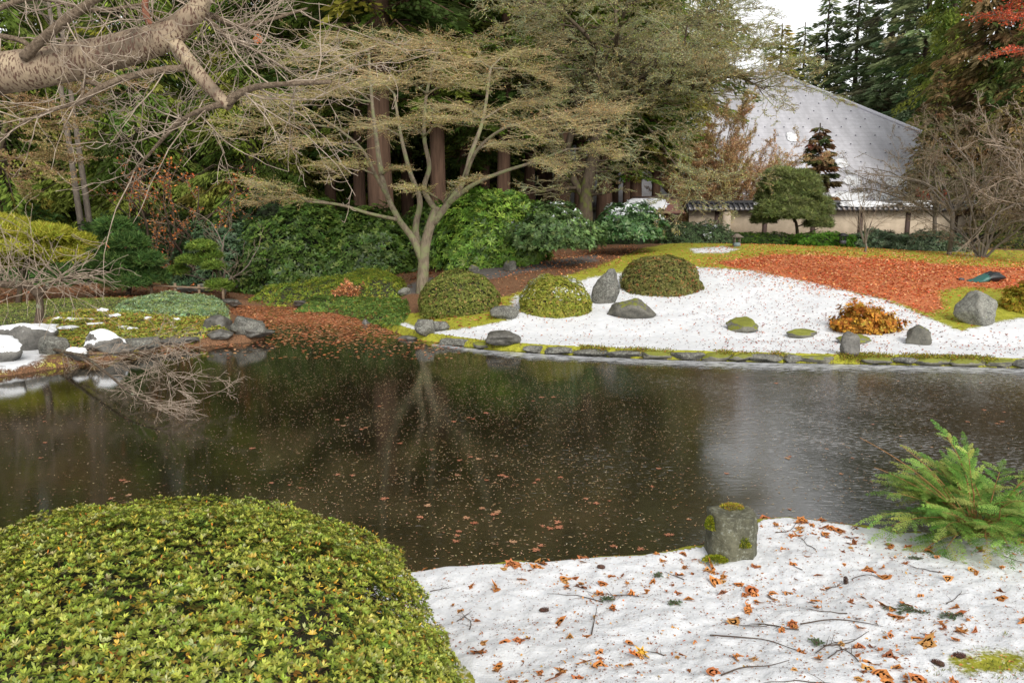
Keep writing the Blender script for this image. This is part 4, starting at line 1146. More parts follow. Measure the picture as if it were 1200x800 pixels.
for u, Y, s, tm, lb in [(905, 80, (1.5, 1.5, .93), tE, 'yellowish conifer just behind the peak of the pale roof'), (957, 84, (1.5, 1.5, 1.07), tD, 'pointed blue green conifer against the sky above the roof'), (990, 80, (1.5, 1.5, 1.08), tD, 'second blue green conifer right of the pointed one'),
                        (930, 90, (1.5, 1.5, 1.0), tD, 'dull conifer with its top in the sky left of the pointed one'), (1030, 74, (1.7, 1.7, 1.3), tD, 'tallest blue green conifer above the right slope of the roof'), (1068, 68, (1.5, 1.5, 1.25), tD, 'broad blue green conifer left of the dark cedar'),
                        (1010, 86, 1.02, tC, 'dark conifer half hidden behind the blue green ones'), (1095, 58, 1.15, tB, 'dark cedar above the right slope of the roof'), (1150, 48, 1.2, tF, 'brown green cedar at the upper right'), (1220, 46, 1.25, tB, 'big dark cedar at the right edge'),
                        (1085, 46, .50, tF, 'low russet conifer in front of the right slope of the roof'), (1185, 38, .6, tF, 'brownish cedar trunk standing behind the bare trees on the right'), (1290, 42, 1.1, tC, 'dark evergreen just outside the right edge'), (1350, 50, 1.2, tB, 'dark cedar beyond the right edge'),
                        (862, 66, .62, tE, 'yellow green conifer to the left of the roof peak'), (815, 46.5, .50, tE, 'yellow green conifer behind the tan fan shaped maple'), (640, 46, 1.15, tA, 'tall conifer behind the left half of the lichen covered tree'), (785, 50, 1.2, tA, 'tall conifer behind the right half of the lichen covered tree'), (715, 47, 1.15, tA, 'tall conifer behind the lichen covered tree')]:
    put(tm, u, Y, s, lb)
# two grey trunks on the left
for u, Y, lb in [(103, 31, 'left one of the two pale grey trunks in the wood at the left'), (113, 31.5, 'right one of the two pale grey trunks in the wood at the left')]:
    q = at(u, Y); zz = np.linspace(0, 15, 8)
    t_ = thing('bare_trunk_tree', lb, 'tree', q)
    tg_ = tube(np.stack([q[0] - zz * .06, q[1] + 0 * zz, q[2] + zz], 1), .135 - zz * .006, 9, rough=.06)
    S = []; RN.seed(int(u))
    for k in range(14):
        z = 6 + k * .6; branch(S, (q[0] - z * .06, q[1], q[2] + z), norm3((RN.gauss(0, 1), RN.gauss(0, 1), .3)), 1.8, .03, 1, dict(seg=4, wig=.2, kids=[0, 4]))
    V, Fc = merge([tg_, segs_mesh(S, 3)]); part('trunk', V, Fc, BARK_GREY, t_, smooth=True)

# ------------------------------------------------------------------ broad-leaved trees
def flecks(S, n, seed, L, W, cols, wts=None, rmax=.02, droop=.0, flat=.6, spread=.0):
    rng = np.random.default_rng(seed); A = np.asarray(S); A = A[A[:, 6] < rmax]
    ln = np.linalg.norm(A[:, 3:6] - A[:, :3], axis=1); pr = ln / ln.sum()
    idx = rng.choice(len(A), n, p=pr); f = rng.random((n, 1))
    p = A[idx, :3] * (1 - f) + A[idx, 3:6] * f + spread * rng.standard_normal((n, 3)) * np.array([1, 1, .5])
    D = nrm(nrm(A[idx, 3:6] - A[idx, :3]) * .6 + rdir(rng, n) * np.array([1, 1, flat]) - np.array([0, 0, droop]))
    C = palette(rng, n, cols, wts, .25); k = ss(fbm(p * .9, 2, seed) * .9 + .4)[:, None]
    C = C * (1 - k) + C * k * np.array([.88, 1.12, .85])       # patches of lichen green among the tan
    return leaves(p, D, nrm(np.array([0, 0, 1.]) + .6 * rdir(rng, n)), L * rng.uniform(.6, 1.3, n), W, C, .1)
def pad(S, p0, p1, wd, n=26, arch=.25, seed=0, rr=.03, start=.25, sub=5):
    """a limb carrying one flat tier of fine twigs"""
    p0, p1 = np.array(p0, float), np.array(p1, float)
    mid = (p0 + p1) / 2 + np.array([0, 0, arch * np.linalg.norm(p1 - p0) * .4])
    q = spline([p0, mid, p1], 7); rad = np.linspace(rr, .006, len(q))
    for i in range(len(q) - 1): S.append((*q[i], *q[i + 1], rad[i], rad[i + 1]))
    d0 = nrm(p1 - p0); L = np.linalg.norm(p1 - p0)
    for k in range(n):
        f = start + (1 - start) * (k + RN.random()) / n
        x = f * (len(q) - 1); i = min(int(x), len(q) - 2); p = q[i] + (q[i + 1] - q[i]) * (x - i)
        sgn = 1 if k % 2 else -1
        a = RN.uniform(.5, 1.15) * sgn
        c, s = math.cos(a), math.sin(a)
        d = norm3((d0[0] * c - d0[1] * s, d0[0] * s + d0[1] * c, RN.uniform(-.06, .14)))
        ll = wd * (.5 + .5 * math.sin(math.pi * min(1, .25 + f * .75))) * RN.uniform(.35, 1.35)
        branch(S, tuple(p), d, ll, .011, 1, dict(seg=6, wig=.15, up=.0, flat=.82, kids=[0, sub], spread=.65, ratio=.42, rmin=.0045))
def split(S, r=.022):
    A = np.asarray(S); return A[A[:, 6] >= r], A[A[:, 6] < r]
def tubes_of(limbs, n=9, seed=1, rough=.05):
    return merge([tube(q, r, n, rough=rough, seed=seed + i) for i, (q, r) in enumerate(limbs)])

# forked tan maple in the middle
RN.seed(21)
Ym = 21.6
mb = at(494, Ym)
def Q(u, v, dy=0.0): return P(u, v, Ym + dy)
t_ = thing('forked_maple', 'forked bare maple with flat tan tiers of twigs in front of the red trunks', 'tree', mb)
limbs = []
def LM(pts, r0, r1):
    q = spline(pts, 6); r = np.linspace(r0, r1, len(q)); limbs.append((q, r)); return q
base0 = mb + np.array([0, 0, -.15])
LM([base0, Q(496, 318), Q(498, 290), Q(505, 262), Q(512, 242)], .18, .115)
LM([Q(496, 308), Q(484, 280), Q(468, 258), Q(455, 232), Q(447, 205, .3)], .11, .062)
LM([Q(447, 205, .3), Q(442, 170, .6), Q(436, 120, .9), Q(432, 60, 1.2)], .08, .035)
LM([Q(457, 236), Q(440, 205, -.4), Q(424, 175, -.8), Q(395, 150, -1.2)], .06, .03)
LM([Q(492, 300, .2), Q(487, 268, .5), Q(492, 235, .7), Q(480, 200, .9), Q(470, 160, 1.2), Q(462, 110, 1.5)], .11, .035)
LM([Q(510, 246), Q(497, 222, -.2), Q(503, 195, -.3), Q(497, 160, -.5), Q(500, 110, -.6), Q(515, 50, -.6)], .085, .03)
LM([Q(507, 262), Q(524, 240), Q(543, 212, .2), Q(552, 180, .5), Q(566, 140, .8), Q(575, 80, 1.0)], .11, .035)
LM([Q(524, 240), Q(552, 218, -.3), Q(585, 203, -.6), Q(625, 190, -.9), Q(665, 175, -1.3)], .07, .025)
LM([Q(545, 208, .2), Q(560, 175, -.2), Q(592, 150, -.6), Q(640, 138, -1)], .055, .025)
LM([Q(468, 258), Q(432, 250, -.5), Q(398, 240, -.9), Q(360, 236, -1.3)], .055, .03)

S = []
for (a, b, wd) in [
    ((432, 60, 1.2), (395, 95, -1.4), 1.5), ((436, 120, .9), (330, 122, -.6), 1.3), ((395, 150, -1.2), (300, 110, -2.4), 1.5), ((395, 150, -1.2), (265, 160, -1.2), 1.3), ((424, 175, -.8), (330, 175, -2.5), 1.2),
    ((398, 240, -.9), (290, 240, -1.8), .9), ((360, 236, -1.3), (300, 215, -2.6), .9), ((440, 205, -.4), (378, 195, -1.8), .9), ((440, 190, .3), (385, 215, -1.8), .7),
    ((436, 120, .9), (380, 95, 2.4), 1.4), ((462, 110, 1.5), (430, 100, 4.0), 1.6), ((432, 60, 1.2), (340, 75, 1.4), 1.4), ((500, 110, -.6), (450, 98, -3.0), 1.5), ((500, 110, -.6), (560, 105, -2.6), 1.5),
    ((515, 50, -.6), (540, 95, -3.2), 1.5), ((515, 50, -.6), (470, 70, -2.2), 1.5), ((566, 140, .8), (630, 118, 2.2), 1.5), ((575, 80, 1.0), (650, 100, .4), 1.5), ((575, 80, 1.0), (540, 75, 3.2), 1.6),
    ((640, 138, -1), (720, 132, -1.5), 1.3), ((640, 138, -1), (690, 160, -2.8), 1.2), ((592, 150, -.6), (640, 168, -2.8), 1.1), ((665, 175, -1.3), (720, 185, -1.8), .9), ((625, 190, -.9), (660, 205, -2.6), .8),
    ((470, 160, 1.2), (420, 150, 2.8), 1.3), ((552, 180, .5), (600, 170, 2.2), 1.2), ((497, 160, -.5), (540, 140, -2.8), 1.3), ((497, 160, -.5), (455, 145, -2.8), 1.2), ((575, 80, 1.0), (610, 60, 2.5), 1.4), ((432, 60, 1.2), (400, 45, 3), 1.3),
    ((512, 232, -.2), (470, 222, -1.8), .5), ((520, 236, -.1), (560, 205, -1.6), .5), ((447, 205, .3), (480, 200, -1.3), .4), ((566, 140, .8), (520, 125, 2.8), 1.3)]:
    pad(S, Q(*a), Q(*b), wd * 1.05, n=27, arch=.2, sub=6)
big, small = split(S)
V, Fc = merge([tubes_of(limbs), segs_mesh(big, 6)]); part('trunk', V, Fc, BARK_MAPLE, t_, smooth=True)
V, Fc = segs_mesh(small, 3); part('twigs', V, Fc, TWIG_TAN, t_)
V, Fc, C = flecks(small, 80000, 5, .055, .012, [(.56, .40, .18), (.45, .34, .14), (.66, .48, .24), (.42, .40, .17), (.62, .36, .17)], spread=.045)
part('dry_leaves', V, Fc, DRY, t_, col=C)

# spreading lichen covered tree right of the middle
RN.seed(33)
Yl = 30.0
lb_ = at(690, Yl)
def Q2(u, v, dy=0.0): return P(u, v, Yl + dy)
t_ = thing('lichen_tree', 'wide spreading bare tree grey green with lichen above the little gate', 'tree', lb_)
limbs = []
LM([lb_ + [0, 0, -.2], Q2(686, 240), Q2(694, 190), Q2(704, 138)], .30, .22)
LM([Q2(704, 138), Q2(722, 112), Q2(748, 94, -.5), Q2(778, 96, -1), Q2(800, 104, -1.4), Q2(830, 104, -2)], .19, .06)
LM([Q2(704, 138), Q2(712, 105), Q2(716, 82, .3), Q2(722, 45, .6), Q2(720, -20, 1.2)], .15, .05)
LM([Q2(664, 178, .3), Q2(680, 122, .2), Q2(700, 98, .2), Q2(716, 82, .3)], .13, .12)
LM([Q2(690, 240), Q2(672, 210, .1), Q2(664, 178, .3), Q2(640, 140, .8), Q2(612, 95, 1.2), Q2(600, 60, 1)], .16, .05)
LM([Q2(716, 82, .3), Q2(760, 50, 1.2), Q2(810, 22, 2), Q2(860, 5, 2.4)], .09, .035)
LM([Q2(716, 82, .3), Q2(690, 45, -1.2), Q2(650, 10, -2), Q2(600, 0, -3)], .09, .035)
LM([Q2(722, 112), Q2(752, 140, -1.2), Q2(788, 188, -2), Q2(812, 225, -2.4)], .05, .02)
LM([Q2(778, 96, -1), Q2(800, 84, -1.8), Q2(801, 62, -2), Q2(806, 25, -2.3)], .07, .03)
LM([Q2(612, 95, 1.2), Q2(608, 68, .5), Q2(622, 30, 0), Q2(640, -10, 0)], .07, .03)
LM([Q2(716, 82, .3), Q2(730, 20, -2), Q2(760, -40, -3)], .08, .03)
LM([Q2(800, 104, -1.4), Q2(835, 85, -1.5), Q2(870, 92, -2), Q2(895, 105, -2.5)], .05, .02)
LM([Q2(810, 22, 2), Q2(850, 40, 1.2), Q2(880, 62, .5)], .045, .02)
LM([Q2(748, 94, -.5), Q2(780, 60, .5), Q2(830, 55, 1)], .05, .025)

S = []
for q, r in limbs[1:]:
    k = 9 if r[-1] > .025 else 4
    for j in range(3 if len(q) < 14 else 2, len(q), 1):
        for _ in range(1 if RN.random() < .75 else 2):
            dd = nrm(q[min(j + 1, len(q) - 1)] - q[j - 1])
            d = norm3((dd[0] * .7 + RN.gauss(0, .8), dd[1] * .5 + RN.gauss(0, .8), dd[2] * .3 + RN.gauss(.12, .35)))
            branch(S, tuple(q[j]), d, RN.uniform(1.6, 3.0), max(.02, r[j] * .5), 3, dict(seg=6, wig=.17, up=.0, flat=.85, kids=[0, 5, 5, 5], spread=.75, ratio=.52, rmin=.0065))
S = [s for s in S if s[2] > 1.5]
big, small = split(S, .02)
V, Fc = merge([tubes_of(limbs, seed=9), segs_mesh(big, 5)]); part('trunk', V, Fc, BARK_MOSSY, t_, smooth=True)
V, Fc = segs_mesh(small, 3); part('twigs', V, Fc, TWIG_LICHEN, t_)
V, Fc, C = flecks(small, 120000, 6, .055, .022, [(.60, .50, .19), (.48, .40, .14), (.62, .57, .30), (.58, .40, .18)], spread=.025)
part('lichen', V, Fc, DRY, t_, col=C)

def vase(name, label, base, H, spread_, seed, barkm, twigm, cols=None, nfl=0, fL=.05, fW=.02, stems=6, r0=.06, lev=3, rmin=.006, kids=(5, 5, 5), up=.03, wig=.13, lean=(0, 0), ratio=.5, partn='dry_leaves', seg=7, flat=1.0, z0=0):
    RN.seed(seed); S = []
    t = thing(name, label, 'tree', base)
    for i in range(stems):
        a = 2 * math.pi * (i + RN.random() * .6) / stems; s = RN.uniform(.25, 1) * spread_
        d = norm3((math.cos(a) * s + lean[0], math.sin(a) * s + lean[1], 1))
        branch(S, (base[0] + math.cos(a) * r0, base[1] + math.sin(a) * r0, base[2] - .1 + z0), d, H * RN.uniform(.8, 1.1), r0, lev, dict(seg=seg, wig=wig, up=up, flat=flat, kids=[0] + list(kids), spread=.6, ratio=ratio, rmin=rmin))
    if z0:
        tg_ = tube([base + [0, 0, -.1], base + [0.05, 0, z0 * .5], base + [0, 0, z0]], [r0 * 2, r0 * 1.7, r0 * 1.6], 9, rough=.05)
    big, small = split(S, .018)
    gg = ([tg_] if z0 else []) + ([segs_mesh(big, 6)] if len(big) else [])
    if gg: V, Fc = merge(gg); part('trunk', V, Fc, barkm, t, smooth=True)
    V, Fc = segs_mesh(small, 3); part('twigs', V, Fc, twigm, t)
    if nfl:
        V, Fc, C = flecks(small, nfl, seed, fL, fW, cols, spread=.03); part(partn, V, Fc, DRY, t, col=C)
    return t
PINK = [(.60, .36, .19), (.50, .28, .15), (.68, .43, .25), (.42, .32, .16)]
vase('fan_maple', 'fan shaped maple with fine pinkish tan twigs behind the wall and gate', at(832, 43.5), 6.6, .95, 41, TWIG_LICHEN, bark('pinkish_twig', (.30, .18, .11), (.46, .30, .19), 6, 1, None, .5, 0), PINK, 170000, .11, .03, stems=19, r0=.06, kids=(6, 6, 6), rmin=.008)
vase('slender_tree', 'slender bare young tree standing at the edge of the red leaves', at(1013, 27.6), 3.0, .5, 42, BARK_GREY, TWIG_GREY, None, 0, stems=5, r0=.022, lev=2, kids=(4, 4), rmin=.005, z0=.4, up=.04)
vase('bare_tree', 'twisted bare tree with a dense grey crown just before the wall on the right', at(1092, 32), 3.9, 1.0, 43, BARK_GREY, TWIG_GREY, [(.18, .15, .1), (.25, .22, .15)], 12000, .05, .02, stems=7, r0=.05, wig=.24, up=-.01, lev=3, kids=(5, 5, 6), rmin=.0065, z0=1.5, flat=.9, lean=(-.15, 0))
vase('bare_tree', 'bare tree with two pale stems and a spreading grey crown, right of the twisted one', at(1112, 29), 4.6, .9, 44, BARK_GREY, TWIG_GREY, [(.2, .15, .1), (.30, .22, .15)], 10000, .05, .02, stems=6, r0=.045, wig=.2, up=0, lev=3, kids=(5, 5, 6), rmin=.006, z0=1.7, flat=.95, lean=(.25, 0))
vase('bare_tree', 'bare many stemmed tree near the right edge with thin brown stems', at(1150, 28), 5.2, .55, 45, BARK_GREY, TWIG_GREY, [(.25, .17, .1), (.3, .2, .12)], 16000, .05, .02, stems=8, r0=.05, wig=.15, up=.01, lev=3, kids=(5, 6, 6), rmin=.0065, flat=1, lean=(.1, 0))
vase('bare_tree', 'pale bare tree with a drooping crown reaching in from the right edge', at(1235, 26), 5.0, 1.0, 46, BARK_GREY, TWIG_PALE, None, 0, stems=8, r0=.05, wig=.24, up=.0, lev=3, kids=(5, 6, 6), rmin=.006, z0=1.4, lean=(-.5, 0))
vase('red_maple', 'maple with a mass of red orange leaves behind the wall on the right', at(1100, 44), 2.6, 1.0, 47, BARK_GREY, TWIG_GREY, [(.62, .12, .08), (.5, .09, .06), (.7, .22, .14)], 15000, .12, .09, stems=7, r0=.06, lev=2, kids=(5, 6), rmin=.008, partn='leaves')
vase('red_maple', 'maple with orange leaves just behind the coping below the fan shaped maple', at(868, 45), 2.1, 1.0, 48, BARK_GREY, TWIG_GREY, [(.62, .30, .12), (.55, .24, .1)], 7000, .12, .08, stems=7, r0=.05, lev=2, kids=(5, 6), rmin=.008, partn='leaves')
vase('orange_leaved_tree', 'thin bare tree with scattered orange leaves left of the big rhododendron', at(245, 28.5), 4.6, .8, 49, BARK_DARK, TWIG_GREY, [(.60, .20, .06), (.5, .15, .05)], 1100, .10, .08, stems=6, r0=.06, lev=3, kids=(4, 4, 4), rmin=.0075, wig=.2, partn='leaves')
vase('orange_leaved_tree', 'small bare tree with few rust leaves before the dark wood at the left', at(195, 30), 5.0, .7, 50, BARK_DARK, TWIG_GREY, [(.50, .17, .06), (.42, .13, .05)], 800, .10, .08, stems=5, r0=.06, lev=3, kids=(4, 4, 4), rmin=.0075, wig=.2, partn='leaves')
vase('bare_tree', 'bare silvery tree with crooked branches in front of the dark bushes at the left', at(262, 25.5), 2.9, .9, 51, BARK_GREY, TWIG_GREY, None, 0, stems=5, r0=.035, lev=2, kids=(5, 5), rmin=.006, wig=.25, z0=.5)
# tan tiered maple at the far left
RN.seed(52); Yt = 27.0
tb = at(-30, Yt); t_ = thing('tan_maple', 'maple with flat tan brown tiers of twigs in the wood at the far left', 'tree', tb)
def Q3(u, v, dy=0.0): return P(u, v, Yt + dy)
limbs = []
LM([tb + [0, 0, -.1], Q3(-20, 250), Q3(-5, 190), Q3(10, 140), Q3(30, 90)], .2, .06)
S = []
for a, b in [((30, 90), (110, 120)), ((30, 90), (60, 60)), ((10, 140), (100, 150)), ((10, 140), (60, 175)), ((-5, 190), (70, 215)), ((0, 170), (-60, 180)), ((20, 120), (-40, 110)), ((-5, 190), (90, 190)), ((20, 110), (150, 100)), ((-5, 190), (30, 235)), ((-5, 190), (-50, 220)), ((10, 140), (45, 120))]:
    pad(S, Q3(*a), Q3(b[0], b[1], RN.uniform(-2.5, 1)), 1.5, n=18, sub=4)
big, small = split(S)
V, Fc = merge([tubes_of(limbs), segs_mesh(big, 5)]); part('trunk', V, Fc, BARK_MOSSY, t_, smooth=True)
V, Fc = segs_mesh(small, 3); part('twigs', V, Fc, TWIG_TAN, t_)
V, Fc, C = flecks(small, 60000, 7, .06, .02, [(.48, .32, .17), (.38, .24, .12), (.55, .36, .2)], spread=.02); part('dry_leaves', V, Fc, DRY, t_, col=C)

# red maple reaching in at the top right corner
RN.seed(61); Yr = 17.0
rb = at(1330, Yr); t_ = thing('red_maple', 'maple branches with red leaves hanging in at the top right corner', 'tree', rb)
def Q4(u, v, dy=0.0): return P(u, v, Yr + dy)
limbs = []
LM([rb + [0, 0, -.1], Q4(1325, 250), Q4(1310, 120), Q4(1290, 20), Q4(1270, -60)], .18, .08)
V, Fc = tubes_of(limbs); part('trunk', V, Fc, BARK_GREY, t_, smooth=True)
S = []
for a, b in [((1290, 20), (1175, 25)), ((1290, 20), (1150, -5)), ((1270, -60), (1130, -30)), ((1270, -60), (1180, -20)), ((1310, 120), (1215, 85)), ((1300, 60), (1165, 62)), ((1290, 20), (1140, 20))]:
    pad(S, Q4(*a), Q4(b[0], b[1], RN.uniform(-.6, .6)), .7, n=12, sub=3, start=.4, arch=.1)
V, Fc = segs_mesh(S, 4); part('twigs', V, Fc, TWIG_GREY, t_)
V, Fc, C = flecks(S, 5200, 8, .06, .035, [(.62, .12, .06), (.7, .2, .1), (.52, .08, .04)], rmax=.012, spread=.03); part('leaves', V, Fc, DRY, t_, col=C)

# pines ----------------------------------------------------------------
def clump_pine(name, label, base, trunk_pts, clumps, cols, seed, L=.16, W=.012, n=260, per=6, tr=.08):
    """clumps: (centre, radii) cushions of needles"""
    rng = np.random.default_rng(seed); t = thing(name, label, 'pine', base)
    q = spline(trunk_pts, 6); pcs = [tube(q, np.linspace(tr, tr * .35, len(q)), 8, rough=.08)]
    for c, r in clumps:
        i = np.argmin(np.linalg.norm(q - (np.array(c) - [0, 0, r[2] * .8]), axis=1))
        c0 = np.array(c) - np.array([0, 0, r[2] * .5])
        mid = (q[i] + c0) / 2 + np.array([0, 0, -.05])
        pcs.append(tube(spline([q[i], mid, c0], 4), [tr * .35] * 4 + [tr * .3] * 4 + [tr * .15], 6))
    V, Fc = merge(pcs); part('trunk', V, Fc, BARK_DARK, t, smooth=True)
    Vs = []
    for c, r in clumps:
        m = int(n * (r[0] * r[1]) / .09)
        d = rdir(rng, m * 2); d = d[d[:, 2] > -.35][:m]
        p = np.array(c) + d * np.array(r) * (1 + .15 * fbm(d * 3 + seed, 2, seed))[:, None] * rng.uniform(.55, 1, (len(d), 1))
        Vs.append(rosettes(rng, p, nrm(d + [0, 0, .6]), per, L, W, cols, None, .6, .4))
    V, Fc, C = cat_geo(*Vs); part('needles', V, Fc, MATTE, t, col=C)
    return t
def clumps_px(lst, Y):
    out = []
    for (u, v, w_, h_, dy) in lst:
        c = P(u, v, Y + dy); k = (Y + dy) / F
        out.append((c, (w_ / 2 * k, w_ / 2.4 * k, h_ / 2 * k)))
    return out
b = at(935, 34)
clump_pine('pruned_pine', 'round headed pruned pine with a dark bent trunk before the plaster wall', b, [b + [0, 0, -.1], P(933, 262, 34), P(924, 245, 34), P(926, 225, 34), P(918, 208, 34)],
           clumps_px([(925, 236, 60, 36, 0), (912, 218, 46, 30, .1), (940, 215, 44, 28, .1), (905, 248, 44, 34, -.3), (930, 252, 50, 26, -.6), (955, 245, 46, 34, .2), (922, 222, 44, 26, .2), (945, 225, 40, 30, -.3), (900, 232, 30, 24, .3), (915, 205, 40, 18, 0), (938, 208, 34, 18, .3), (960, 262, 34, 22, -.3), (895, 258, 30, 18, .2)], 34), [(.24, .27, .11), (.18, .21, .08), (.30, .36, .11)], 71, L=.2, W=.02, n=260)
b = at(150, 24)
clump_pine('dark_pine', 'dense dark green pine mound beside the low rail fence', b, [b + [0, 0, -.1], P(152, 320, 24), P(140, 290, 24), P(136, 268, 24)],
           clumps_px([(133, 266, 40, 22, 0), (150, 284, 46, 24, -.2), (122, 288, 36, 24, .2), (168, 305, 44, 26, -.2), (140, 308, 50, 28, -.3), (115, 318, 34, 24, .2), (176, 325, 40, 24, 0), (148, 330, 50, 26, -.4)], 24), [(.10, .19, .05), (.07, .14, .04), (.17, .27, .07)], 72, L=.24, W=.022, n=260)
b = at(252, 24.5)
clump_pine('pruned_pine', 'small pruned pine with a curved trunk beside the stepping stones', b, [b + [.3, 0, -.1], P(258, 325, 24.5), P(246, 312, 24.5), P(242, 298, 24.5), P(234, 288, 24.5)],
           clumps_px([(236, 289, 32, 14, 0), (246, 300, 28, 14, .2), (222, 306, 30, 14, 0), (250, 312, 26, 12, -.2), (256, 335, 30, 16, -.3), (208, 318, 24, 14, .2)], 24.5), [(.20, .30, .05), (.14, .22, .045), (.28, .38, .07)], 73, L=.17, W=.018, n=330, tr=.06)
b = at(20, 22)
clump_pine('yellow_pine', 'broad yellow green pine at the left edge above the small leaning tree', b, [b + [0, 0, -.1], P(25, 330, 22), P(30, 310, 22), P(40, 295, 22), P(35, 285, 22)],
           clumps_px([(10, 272, 70, 24, 0), (55, 275, 60, 22, -.3), (88, 285, 44, 24, .2), (30, 292, 70, 22, -.4), (-30, 285, 70, 26, 0), (75, 300, 50, 16, -.2), (5, 262, 50, 16, .3), (20, 308, 60, 12, .5)], 22), [(.42, .42, .05), (.32, .35, .04), (.54, .50, .08)], 74, L=.24, W=.022, n=240)
sc_ = conifer('sparse_conifer', 75, 6.3, .9, 1.15, [(.12, .13, .05), (.22, .12, .06), (.09, .11, .04), (.26, .15, .08)], BARK_DARK, .10, .30, 5, 130, LL=.34, WW=.12, gap=.32, droop=.15, hang=.45, shape=.55, lean=-.035)
place(sc_, at(958, 45), .4, (1.15, 1.15, 1.06)); sc_['label'] = 'thin crooked dark conifer standing out against the pale roof'; sc_['category'] = 'conifer'
del sc_['group']
# a large dim evergreen understorey left and centre
def bush_px(u, Y, rx, H, cols, label, seed, name='evergreen_bush'):
    return shrub(name, at(u, Y), (rx, rx * .8, H), 2600, 6, .2, .06, cols, None, label, seed=seed, lump=.3, lf=2.6, shell=.4, core=CORE_DK, corek=.75, zmin=-.2)
bush_px(60, 29, 2.2, 2.3, [(.06, .12, .03), (.09, .16, .04)], 'feathery green bush behind the yellow pine', 91)
bush_px(140, 31, 2.4, 2.2, [(.04, .08, .025), (.06, .10, .03)], 'dark bush behind the dense dark pine', 92)
bush_px(-40, 29, 2.2, 2.6, [(.05, .09, .03), (.07, .12, .035)], 'dark green bush at the left edge behind the yellow pine', 93)
bush_px(205, 32.5, 2.2, 2.2, [(.035, .06, .02), (.05, .08, .03)], 'very dark bush between the pines and the big rhododendrons', 94)
bush_px(-150, 27, 2.4, 2.6, [(.05, .09, .03)], 'dark bush beyond the left edge', 95)
bush_px(320, 34, 2.4, 2.9, [(.03, .06, .02), (.05, .08, .03)], 'tall shadowy bush behind the big rhododendron', 96)
# far wood behind everything, one mass
rng = np.random.default_rng(77)
n = 46000
aw = np.radians(rng.uniform(-62, 64, n)); rr = rng.uniform(88, 112, n)
Hmax = 17 + 5 * vnoise(xyz(aw * 30, rr * .02), 3) + np.where((np.degrees(aw) > 15) & (np.degrees(aw) < 27), -5.5, 0)
p = np.stack([rr * np.sin(aw), rr * np.cos(aw), 1.2 + rng.random(n) ** .8 * Hmax], 1)
V, Fc, C = leaves(p, rdir(rng, n) - [0, 0, .6], rdir(rng, n) + [0, -1.2, 0], 2.2, .9, palette(rng, n, [(.05, .09, .03), (.08, .12, .04), (.035, .06, .025)]), .1)
solo('far_wood', V, Fc, MATTE, None, None, kind='stuff', col=C)

# ------------------------------------------------------------------ small leaning tree on the left shore with drooping twigs
RN.seed(101)
b = GT(42, 405); Yd = b[1]
def Q5(u, v, dy=0.0): return P(u, v, Yd + dy)
t_ = thing('weeping_maple', 'small leaning bare maple with drooping pale twigs over the water at the left', 'tree', b)
limbs = []
LM([b + [0, 0, -.1], Q5(43, 388), Q5(47, 362), Q5(45, 338)], .085, .065)
LM([Q5(46, 345), Q5(30, 334, -.1), Q5(0, 333, -.3), Q5(-50, 326, -.5)], .085, .06)
LM([Q5(46, 345), Q5(60, 332), Q5(85, 325, -.2)], .06, .02)
LM([b + [.02, 0, .02], Q5(70, 411, -1.2), Q5(100, 419, -2.4), Q5(125, 437, -3.6), Q5(150, 458, -4.6), Q5(185, 480, -5.4)], .035, .009)
LM([Q5(70, 411, -1.2), Q5(110, 416, -2.2), Q5(160, 413, -3.2), Q5(190, 428, -4.2), Q5(203, 460, -5)], .016, .006)
V, Fc = tubes_of(limbs, rough=.1); part('trunk', V, Fc, bark('dark_brown_bark', (.04, .028, .02), (.16, .12, .085), 20, .4, (.22, .23, .16), .62), t_, smooth=True)
S = []
od = dict(seg=9, wig=.17, up=-.045, curl=-.03, kids=[0, 3.8, 3], spread=.6, ratio=.6, rmin=.004)
for k in range(40):
    q, r = limbs[1] if k % 2 else limbs[2]
    p = q[RN.randrange(2, len(q))]
    branch(S, tuple(p), norm3((RN.uniform(-.5, 1.2), RN.gauss(-.2, .5), RN.uniform(.1, .55))), RN.uniform(.9, 2.0), .012, 1, od)
for k in range(46):
    q, r = limbs[3] if k % 3 else limbs[4]
    p = q[RN.randrange(6, len(q))]
    branch(S, tuple(p), norm3((RN.uniform(.0, 1.2), RN.gauss(-.1, .35), RN.uniform(-.35, .25))), RN.uniform(.5, 1.3), .005, 2, dict(od, up=-.012, rmin=.0026, wig=.10))
V, Fc = segs_mesh(S, 4); part('twigs', V, Fc, TWIG_PALE, t_)
rng = np.random.default_rng(3)
A = np.array(S); A = A[rng.choice(len(A), 70)]
m = (proj(A[:, 0], A[:, 1], A[:, 2])[0] > 100) & (proj(A[:, 0], A[:, 1], A[:, 2])[1] < 345); A = A[m]
A = np.repeat(A, 5, 0)
V, Fc, C = leaves(A[:, :3] + .05 * rng.standard_normal((len(A), 3)), rdir(rng, len(A)) - [0, 0, 1], rdir(rng, len(A)), .10, .025, palette(rng, len(A), [(.42, .12, .05), (.35, .14, .06)]))
part('dry_leaves', V, Fc, DRY, t_, col=C)

